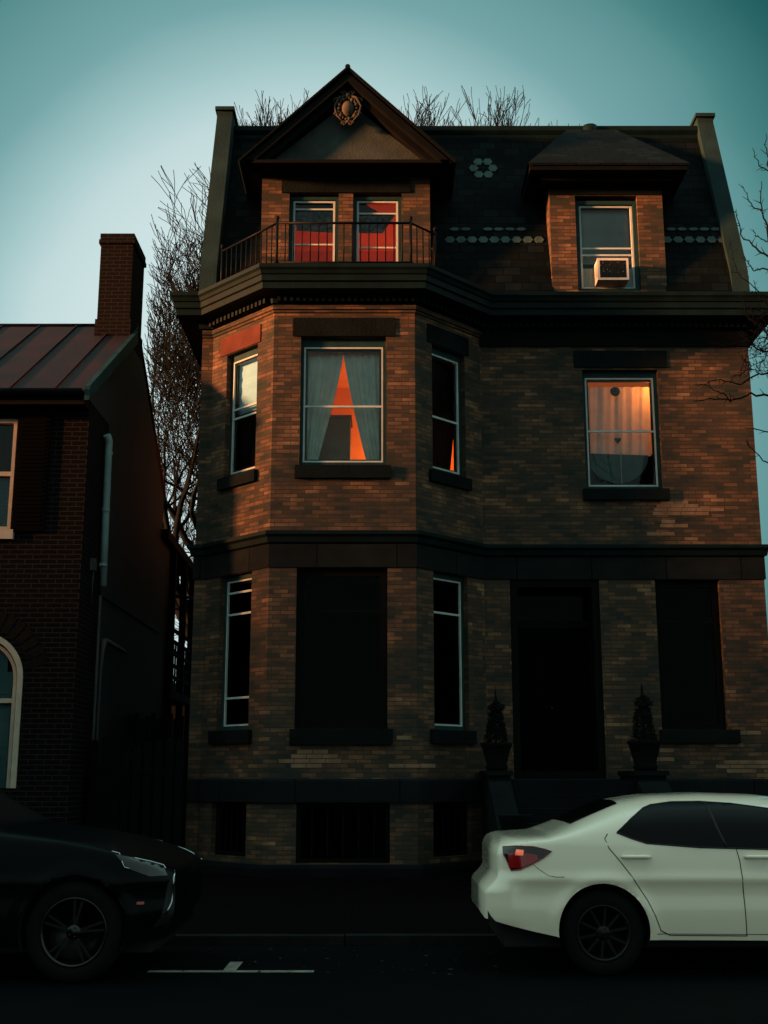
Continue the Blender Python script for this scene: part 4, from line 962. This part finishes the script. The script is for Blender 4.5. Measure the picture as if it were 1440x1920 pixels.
# ------------------------------------------------------------------ cars
def interp(tab, x):
    if x <= tab[0][0]: return tab[0][1]
    for (a, va), (b, vb) in zip(tab, tab[1:]):
        if x <= b:
            t = (x-a)/(b-a); return va+(vb-va)*t
    return tab[-1][1]
def smooth_tab(tab, w_=.06):
    return lambda x: sum(interp(tab, x+k*w_/3)*c for k, c in ((-3, .1), (-2, .12), (-1, .18), (0, .2), (1, .18), (2, .12), (3, .1)))
class Car:
    def __init__(s, name, label, X0, Ynear, L, W, zt, zs, zb, arches, ar, plan_r, plan_f, shift_r, shift_f, paint, n=4.0, tumble=.2, wt='', group=None):
        s.X0, s.L, s.W = X0, L, W/2; s.Yc = Ynear+W/2; s.zt, s.zs, s.zb = smooth_tab(zt), smooth_tab(zs), smooth_tab(zb)
        s.ar, s.arches, s.n, s.tum = ar, arches, n, tumble; s.pr, s.pf, s.sr, s.sf = plan_r, plan_f, shift_r, shift_f
        s.root = thing(name, label, 'car', (X0+L/2, s.Yc, ZR), group); s.paint = paint
    def w(s, x):
        k = s.W
        a, amt, e = s.pr
        if x < a: k *= 1-amt*((a-x)/a)**e
        a, amt, e = s.pf
        if x > s.L-a: k *= 1-amt*((x-s.L+a)/a)**e
        return k
    def yz(s, x, z):
        w_, zs, zt = s.w(x), s.zs(x), max(s.zt(x), s.zs(x)+.02)
        if z <= zs:
            q = (z-.50)/.45
            y = w_*(1-.045*q*q if q > 0 else 1-.06*q*q)
            y += .014*math.exp(-((z-.72)/.035)**2)-.010*math.exp(-((z-.60)/.08)**2)          # character crease
            for ax in s.arches:                             # flared arch lips
                rr = math.hypot(x-ax, z-s.wz); y += .016*math.exp(-((rr-s.ar-.02)/.05)**2)
            return y
        q = (zs-.50)/.45; ys = w_*(1-.045*q*q)
        t = min(1, (z-zs)/(zt-zs)); sn = t**(s.n/2); return ys*max(0, 1-sn*sn)**(1/s.n)*(1-s.tum*(z-zs)/.40)
    def sx(s, x, z):
        a, f_ = s.sr; X = x
        if x < a: X += f_(z)*(1-x/a)
        a, f_ = s.sf
        if x > s.L-a: X -= f_(z)*((x-s.L+a)/a)
        return X
    def pt(s, x, z, off=0, side=1):
        y = s.yz(x, z)+off; return Vector((s.X0+s.sx(x, z), s.Yc-side*y, ZR+z))
    wz = .32
    def body(s):
        mb = MB(); nx = 190; xs = [s.L*i/nx for i in range(nx+1)]; nl, nu = 26, 22
        rows = []
        for x in xs:
            zb, zs, zt = s.zb(x), s.zs(x), max(s.zt(x), s.zs(x)+.02); r_ = []
            for k in range(nl+1): r_.append((x, zb+(zs-zb)*k/nl))
            for k in range(1, nu+1):
                a = math.pi/2*k/nu; r_.append((x, zs+(zt-zs)*math.sin(a)**(2/s.n) if k < nu else zt))
            rows.append(r_)
        def snap(x, z):
            for ax in s.arches:
                d = math.hypot(x-ax, z-s.wz)
                if d < s.ar and d > s.ar-.05 and d > 0: return ax+(x-ax)*s.ar/d, s.wz+(z-s.wz)*s.ar/d
            return x, z
        inside = lambda x, z: any(math.hypot(x-ax, z-s.wz) < s.ar-.001 for ax in s.arches)
        nr = nl+nu+1
        for side in (1, -1):
            base = len(mb.v)
            for r_ in rows:
                for k, (x, z) in enumerate(r_):
                    if k <= nl: x, z = snap(x, z)
                    if k == nr-1: y = 0.0; v = Vector((s.X0+s.sx(x, z), s.Yc, ZR+z))
                    elif k > nl:
                        zs, zt = s.zs(x), max(s.zt(x), s.zs(x)+.02); a = math.pi/2*(k-nl)/nu
                        q = (zs-.50)/.45; ys = s.w(x)*(1-.045*q*q)
                        y = ys*math.cos(a)**(2/s.n)*(1-s.tum*(z-zs)/.40); v = Vector((s.X0+s.sx(x, z), s.Yc-side*y, ZR+z))
                    else: v = s.pt(x, z, 0, side)
                    mb.v.append(tuple(v))
            for i in range(nx):
                for k in range(nr-1):
                    c = [(i, k), (i+1, k), (i+1, k+1), (i, k+1)]
                    if k < nl:
                        pp = [snap(*rows[a][b]) for a, b in c]
                        if inside(sum(p[0] for p in pp)/4, sum(p[1] for p in pp)/4): continue
                    f_ = [base+a*nr+b for a, b in c]
                    if side < 0: f_ = f_[::-1]
                    mb.f.append(tuple(f_)); mb.uv.append(None); mb.sm.append(True)
            s_rows = (base, nr)
        half = (nx+1)*nr
        for st_, flip in ((0, 0), (nx, 1)):
            for k in range(nr-1):
                a, b = st_*nr+k, st_*nr+k+1; f_ = (a, b, b+half, a+half)
                mb.f.append(f_ if flip else f_[::-1]); mb.uv.append(None); mb.sm.append(True)
        o = mb.build('body', s.paint, s.root, weld=True); s.bodyo = o
        mb = MB()
        mb.box(s.X0+.15, s.X0+s.L-.15, s.Yc-s.W*.78, s.Yc+s.W*.78, ZR+.20, ZR+.34)
        for ax in s.arches: mb.box(s.X0+ax-s.ar-.02, s.X0+ax+s.ar+.02, s.Yc-s.W+.28, s.Yc+s.W-.28, ZR+.2, ZR+s.wz+s.ar+.02)
        mb.build('underbody', M['black_plastic'], s.root)
        for ax in s.arches:
            for side in (1, -1):
                mb = MB(); pr = None
                for k in range(25):
                    a = R(-20+220*k/24); x, z = ax+(s.ar+.004)*math.cos(a), s.wz+(s.ar+.004)*math.sin(a)
                    if z < .2: pr = None; continue
                    p0, p1 = s.pt(x, z, -.004, side), Vector((s.X0+x, s.Yc-side*(s.W-.30), ZR+z))
                    if pr: mb.face([pr[0], p0, p1, pr[1]], smooth=True)
                    pr = (p0, p1)
                mb.build('wheel_arch_liner', M['black_plastic'], s.root)
    def patch(s, name, poly, m, off=.004, sides=(1, -1), parent=None, cell=.04, thick=.0):
        mb = MB(); pts = []; n = len(poly)
        for i in range(n):
            a, b = poly[i], poly[(i+1) % n]; k = max(1, int(math.dist(a, b)/cell))
            for j in range(k): pts.append((a[0]+(b[0]-a[0])*j/k, a[1]+(b[1]-a[1])*j/k))
        ne = len(pts); x0, x1 = min(p[0] for p in poly), max(p[0] for p in poly); z0, z1 = min(p[1] for p in poly), max(p[1] for p in poly)
        def inp(x, z):
            c = False
            for i in range(n):
                (ax, az), (bx, bz) = poly[i], poly[(i+1) % n]
                if (az > z) != (bz > z) and x < (bx-ax)*(z-az)/(bz-az)+ax: c = not c
            return c
        x = x0
        while x < x1:
            z = z0
            while z < z1:
                if inp(x, z): pts.append((x, z))
                z += cell
            x += cell
        r_ = delaunay_2d_cdt([Vector(p) for p in pts], [(i, (i+1) % ne) for i in range(ne)], [list(range(ne))], 1, 1e-5)
        obs = []
        for side in sides:
            mb = MB(); b0 = len(mb.v)
            for v in r_[0]: mb.v.append(tuple(s.pt(v.x, v.y, off, side)))
            for f_ in r_[2]:
                f_ = [b0+i for i in f_]; mb.f.append(tuple(f_ if side > 0 else f_[::-1])); mb.uv.append(None); mb.sm.append(True)
            par = parent[0 if side > 0 else 1] if isinstance(parent, list) else (parent or s.root)
            obs.append(mb.build(name, m, par))
        return obs
    def line(s, name, pts, m, r_=.004, off=.0, sides=(1, -1), parent=None):
        obs = []
        for side in sides:
            mb = MB(); q = []
            for (a, b) in zip(pts, pts[1:]):
                k = max(1, int(math.dist(a, b)/.04))
                for j in range(k): q.append(s.pt(a[0]+(b[0]-a[0])*j/k, a[1]+(b[1]-a[1])*j/k, off, side))
            q.append(s.pt(*pts[-1], off, side)); mb.tube(q, r_, 5)
            par = parent[0 if side > 0 else 1] if isinstance(parent, list) else (parent or s.root)
            obs.append(mb.build(name, m, par))
        return obs
    def wheels(s, R_, rimr, spokes, m, twin=True, width=.21):
        for ax in s.arches:
            for side in (1, -1):
                yo = s.Yc-side*(s.W-.035); c = Vector((s.X0+ax, yo, ZR+R_)); axd = Vector((0, -side, 0))
                w_ = bpy.data.objects.new('wheel', None); COL.objects.link(w_); w_.location = c; w_.parent = s.root; w_.matrix_parent_inverse = world_inv(s.root)
                mb = MB(); mb.lathe(c, axd, [(rimr, -.005), (rimr+.012, .0), (rimr+.05, .008), (R_-.02, -.004), (R_, -.03), (R_, -width+.03), (R_-.02, -width), (rimr, -width)], 48)
                for k in range(60):
                    a = 2*math.pi*k/60; mb.tube([c+Vector((math.cos(a)*R_, side*.03, math.sin(a)*R_)), c+Vector((math.cos(a+.03)*R_, side*(width-.03), math.sin(a+.03)*R_))], .003, 3)
                mb.build('tyre', M['rubber'], w_)
                mb = MB(); mb.lathe(c, axd, [(rimr+.004, .0), (rimr, .006), (rimr-.012, .0), (rimr-.025, -.03), (rimr-.03, -.12), (.05, -.13)], 48)
                mb.lathe(c, axd, [(.055, -.05), (.055, -.012), (.045, -.004), (0, 0)], 20)
                for k in range(spokes):
                    a = 2*math.pi*k/spokes+.2
                    for da in ((-.13, .13) if twin else (0,)):
                        d0 = Vector((math.cos(a+da*.6), 0, math.sin(a+da*.6))); d1 = Vector((math.cos(a+da), 0, math.sin(a+da))); sd_ = Vector((-d1.z, 0, d1.x))
                        p0, p1 = c+d0*.045+axd*-.012, c+d1*(rimr-.012)+axd*-.010; w0, w1 = .011, .009
                        bk = axd*-.03
                        q = [p0-sd_*w0, p0+sd_*w0, p1+sd_*w1, p1-sd_*w1]
                        mb.prism([v+bk for v in q], -bk)
                for k in range(5):
                    a = 2*math.pi*k/5; mb.lathe(c+Vector((math.cos(a)*.034, 0, math.sin(a)*.034)), axd, [(.007, -.01), (.007, .002), (0, .003)], 6)
                mb.build('rim', m, w_)
sst = lambda a, b: (lambda z: max(0, min(1, (z-a)/(b-a)))**2*(3-2*max(0, min(1, (z-a)/(b-a)))))
# --- white sedan
sh_r = lambda z: .10*sst(.60, .74)(z)+.06*(1-sst(.30, .42)(z))+.05*sst(.9, 1.05)(z)
sh_f = lambda z: .18*sst(.55, .85)(z)
zt = [(0, 1.00), (.03, 1.035), (.16, 1.03), (.50, 1.045), (.65, 1.10), (.83, 1.185), (1.11, 1.305), (1.41, 1.352), (1.85, 1.368), (2.3, 1.355), (2.75, 1.30), (3.2, 1.14), (3.55, .985), (4.1, .90), (4.42, .78), (4.53, .66)]
zs = [(0, .90), (.12, .955), (.6, .985), (1.1, .975), (1.4, .965), (2.4, .935), (3.2, .905), (4.1, .80), (4.53, .60)]
zb = [(0, .42), (.12, .385), (.35, .33), (.65, .275), (1.35, .27), (3.4, .26), (4.2, .22), (4.53, .24)]
car = Car('parked_sedan', 'white parked sedan at the right with its red tail lamp towards the gap', .79, 9.70, 4.53, 1.776, zt, zs, zb, (.905, 3.60), .352, (.34, .17, 2.2), (.8, .40, 2.2), (.55, sh_r), (.7, sh_f), M['car_white'])
car.wz = .335; car.body(); car.wheels(.318, .205, 10, M['rim'], twin=False)
gl = [(1.045, 1.065), (1.160, 1.02), (1.270, .985), (1.680, .955), (1.960, .948), (2.310, .938), (2.860, .925), (3.030, .95), (2.760, 1.09), (2.530, 1.185), (2.310, 1.245), (2.010, 1.285), (1.760, 1.30), (1.530, 1.297), (1.360, 1.275), (1.290, 1.25), (1.180, 1.175)]
sg_ = car.patch('side_window', gl, M['car_glass'], off=.005)
car.line('window_pillar', [(1.890, .955), (1.840, 1.10), (1.800, 1.285)], M['black_plastic'], .012, .002, parent=sg_)
car.line('window_surround', gl+[gl[0]], M['black_plastic'], .006, .003, parent=sg_)
tl = [(.045, .955), (.16, .965), (.33, .962), (.46, .940), (.515, .925), (.43, .875), (.31, .825), (.21, .790), (.125, .778), (.085, .86), (.06, .90)]
tlo = car.patch('tail_lamp', tl, M['lamp_dark'], off=.006, cell=.025)
car.patch('lens', [(.105, .80), (.20, .80), (.30, .83), (.385, .865), (.37, .90), (.28, .912), (.17, .915), (.105, .905)], M['red_lens'], off=.012, parent=tlo, cell=.02)
car.patch('reflector', [(.165, .895), (.24, .895), (.245, .935), (.172, .940)], M['reflector'], off=.015, parent=tlo, cell=.012)
car.line('chrome_edge', tl+[tl[0]], M['red_lens'], .004, .006, parent=tlo)
car.line('door_seam', [(0.970, 1.055), (0.945, 1.02), (0.970, .95), (1.040, .865), (1.130, .745), (1.245, .565), (1.300, .45), (1.340, .34), (1.410, .305), (2.000, .30)], M['black_plastic'], .0045, -.001)
car.line('door_seam', [(1.965, .95), (1.985, .85), (1.995, .60), (2.000, .30)], M['black_plastic'], .0045, -.001)
car.line('bumper_seam', [(0.330, .83), (0.380, .795), (0.470, .745), (0.550, .735), (0.610, .735)], M['black_plastic'], .0028, -.001)
car.line('trunk_seam', [(0.270, 1.0), (0.210, .965)], M['black_plastic'], .003, -.001)
car.line('sill_line', [(1.310, .315), (3.160, .305)], M['black_plastic'], .003, -.001)
car.patch('rear_valance', [(0.020, .425), (0.020, .40), (0.080, .39), (0.040, .44), (0.020, .475), (0.020, .48)], M['black_plastic'], off=.006, cell=.02)
car.patch('number_plate_recess', [(0.020, .62), (0.020, .62), (0.020, .84), (0.020, .87), (0.020, .87)], M['black_plastic'], off=.004, cell=.02)
for x0, x1 in ((1.06, 1.295), (2.02, 2.255)):
    for side in (1, -1):
        mb = MB(); pts = [car.pt(x0+(x1-x0)*k/10, .885, [.0, .022, .036, .042, .044, .044, .044, .042, .036, .022, .0][k], side) for k in range(11)]
        mb.tube(pts, [.008, .015, .017, .018, .018, .018, .018, .018, .017, .015, .008], 8)
        mb.build('door_handle', M['car_white'], car.root)
for side in (1, -1):
    mb = MB(); mb.lathe(car.pt(2.89, 1.02, .09, side), (0, side, 0), [(0, -.08), (.06, -.07), (.085, -.02), (.08, .02), (0, .03)], 14)
    mb.build('wing_mirror', M['car_white'], car.root)
# rear window glass on the sloping tail
mb = MB()
rw = [(.71+.40*i/8) for i in range(9)]
for a, b in zip(rw, rw[1:]):
    for k in range(12):
        def q(x, kk):
            zs_, zt_2 = car.zs(x), car.zt(x); a_ = math.pi/2*(.66+.34*kk/6 if kk <= 6 else 1-.34*(kk-6)/6)
            side = 1 if kk <= 6 else -1; z_ = zs_+(zt_2-zs_)*math.sin(a_)**.5
            qq = (zs_-.5)/.45; y = car.w(x)*(1-.045*qq*qq)*max(0, math.cos(a_))**.5*(1-.2*(z_-zs_)/.4)
            return Vector((car.X0+car.sx(x, z_), car.Yc-side*y, ZR+z_+.006))
        mb.face([q(a, k), q(b, k), q(b, k+1), q(a, k+1)][::-1], smooth=True)
mb.build('rear_window', M['car_glass'], car.root)
# --- dark suv
L2 = 4.75; X2 = -1.60-L2
zt = [(0, 1.15), (.3, 1.5), (.8, 1.64), (2.2, 1.68), (2.7, 1.60), (3.2, 1.25), (3.42, 1.12), (3.8, 1.07), (4.15, 1.01), (4.45, .93), (4.68, .85), (4.75, .80)]
zs = [(0, .95), (.3, 1.06), (2.5, 1.06), (3.3, 1.03), (3.9, .99), (4.3, .92), (4.6, .83), (4.75, .74)]
zb = [(0, .35), (.6, .28), (4.2, .26), (4.75, .30)]
suv = Car('parked_suv', 'black parked car at the left showing its bonnet, headlamp and front wheel', X2, 9.35, L2, 1.90, zt, zs, zb, (.92, L2-.71), .40, (.5, .3, 2.4), (.46, .26, 2.2), (.5, lambda z: .1*sst(.8, 1.1)(z)), (.5, lambda z: .07*(1-sst(.35, .5)(z))+.06*sst(.85, .98)(z)), M['car_black'])
suv.wz = .375; suv.body(); suv.wheels(.365, .245, 5, M['rim_bright'])
gs = [(.6, 1.10), (3.05, 1.115), (3.0, 1.22), (2.5, 1.50), (2.1, 1.56), (.9, 1.53), (.6, 1.4)]
g_ = suv.patch('side_window', gs, M['car_glass'], off=.005)
suv.line('chrome_strip', [(.6, 1.075), (2.6, 1.075), (3.18, 1.085)], M['chrome'], .010, .004, parent=g_)
suv.line('fender_trim', [(2.6, .985), (3.05, .975), (3.24, .985)], M['chrome'], .012, .004)
suv.line('door_seam', [(3.10, 1.05), (3.14, .8), (3.08, .4)], M['black_plastic'], .0045, -.001)
hl = suv.patch('headlamp', [(4.33, 0.925), (4.50, 0.890), (4.66, 0.835), (4.70, 0.760), (4.58, 0.760), (4.42, 0.825)], M['head_lens'], off=.006, cell=.025)
suv.line('light_strip', [(4.30, 0.945), (4.36, 0.930), (4.385, 0.860), (4.40, 0.830), (4.44, 0.820)], M['chrome'], .005, .008, parent=hl)
suv.line('light_strip', [(4.47, 0.895), (4.58, 0.865), (4.66, 0.835), (4.68, 0.810)], M['chrome'], .006, .008, parent=hl)
suv.line('bumper_trim', [(4.74, 0.790), (4.738, 0.680), (4.73, 0.560), (4.70, 0.480)], M['chrome'], .009, .004)
suv.patch('front_grille', [(4.66, 0.380), (4.75, 0.410), (4.75, 0.760), (4.70, 0.700)], M['black_plastic'], off=.003, cell=.03)
suv.patch('side_marker', [(4.50, .56), (4.55, .56), (4.55, .58), (4.50, .58)], M['red_lens'], off=.005, cell=.02)

# ------------------------------------------------------------------ unseen row behind the camera, heights shaped to shade the facade; also mirrored there
rng = random.Random(21); x = -128.0; k = 0
LBL = ['tall', 'wide', 'narrow', 'low', 'plain', 'grey']
heights = [14.2, 14.9, 14.0, 14.7, 14.2, 14.6, 14.0, 14.4, 13.8, 14.3, 13.6, 13.4, 8.0, 6.5, 6.0, 5.8, 6.2, 6, 6.5]
for k, h_ in enumerate(heights):
    w_ = 5.2+rng.uniform(0, 1.6); gap = .0 if k % 4 else .5
    t = thing('shading_row_house', 'unseen terraced house across the street, height set for its shade, number %s along the row' % ['one', 'two', 'three', 'four', 'five', 'six', 'seven', 'eight', 'nine', 'ten', 'eleven', 'twelve', 'thirteen', 'fourteen', 'fifteen', 'sixteen', 'seventeen', 'eighteen', 'nineteen'][k], 'house', (x+w_/2, -5.2, 0), 'unseen houses shading the facade')
    F_ = Frame((x+w_, -5.2), (-1, 0)); mb = MB(); holes = []
    for z0_ in ((1.2, 4.6, 7.8) if h_ > 11 else (1.0,) if h_ < 7 else (1.0, 4.2)):
        for u0_ in (.8, w_-2.0): holes.append((u0_, u0_+1.1, z0_, z0_+1.9))
    wall(mb, F_, 0, w_, 0, h_-.4, holes)
    mb.obox(F_, 0, w_, -9, -.4, 0, h_-.6); mb.build('wall', M['brick_old'], t)
    mb = MB(); mb.sweep([(x+w_, -5.2), (x, -5.2)], [(0, h_-.5), (.3, h_-.3), (.35, h_), (-.5, h_)]); mb.obox(F_, 0, w_, -9, -.3, h_-.12, h_-.02); mb.build('roof', M['slate'], t)
    for h__ in holes:
        mb = MB(); frame_box(mb, F_, h__[0]+.003, h__[1]-.003, h__[2], h__[3], .06, -.14, -.06); mb.obox(F_, h__[0], h__[1], -.30, -.2, h__[2], h__[3]); mb.build('window', M['trim'], t)
    x += w_+gap
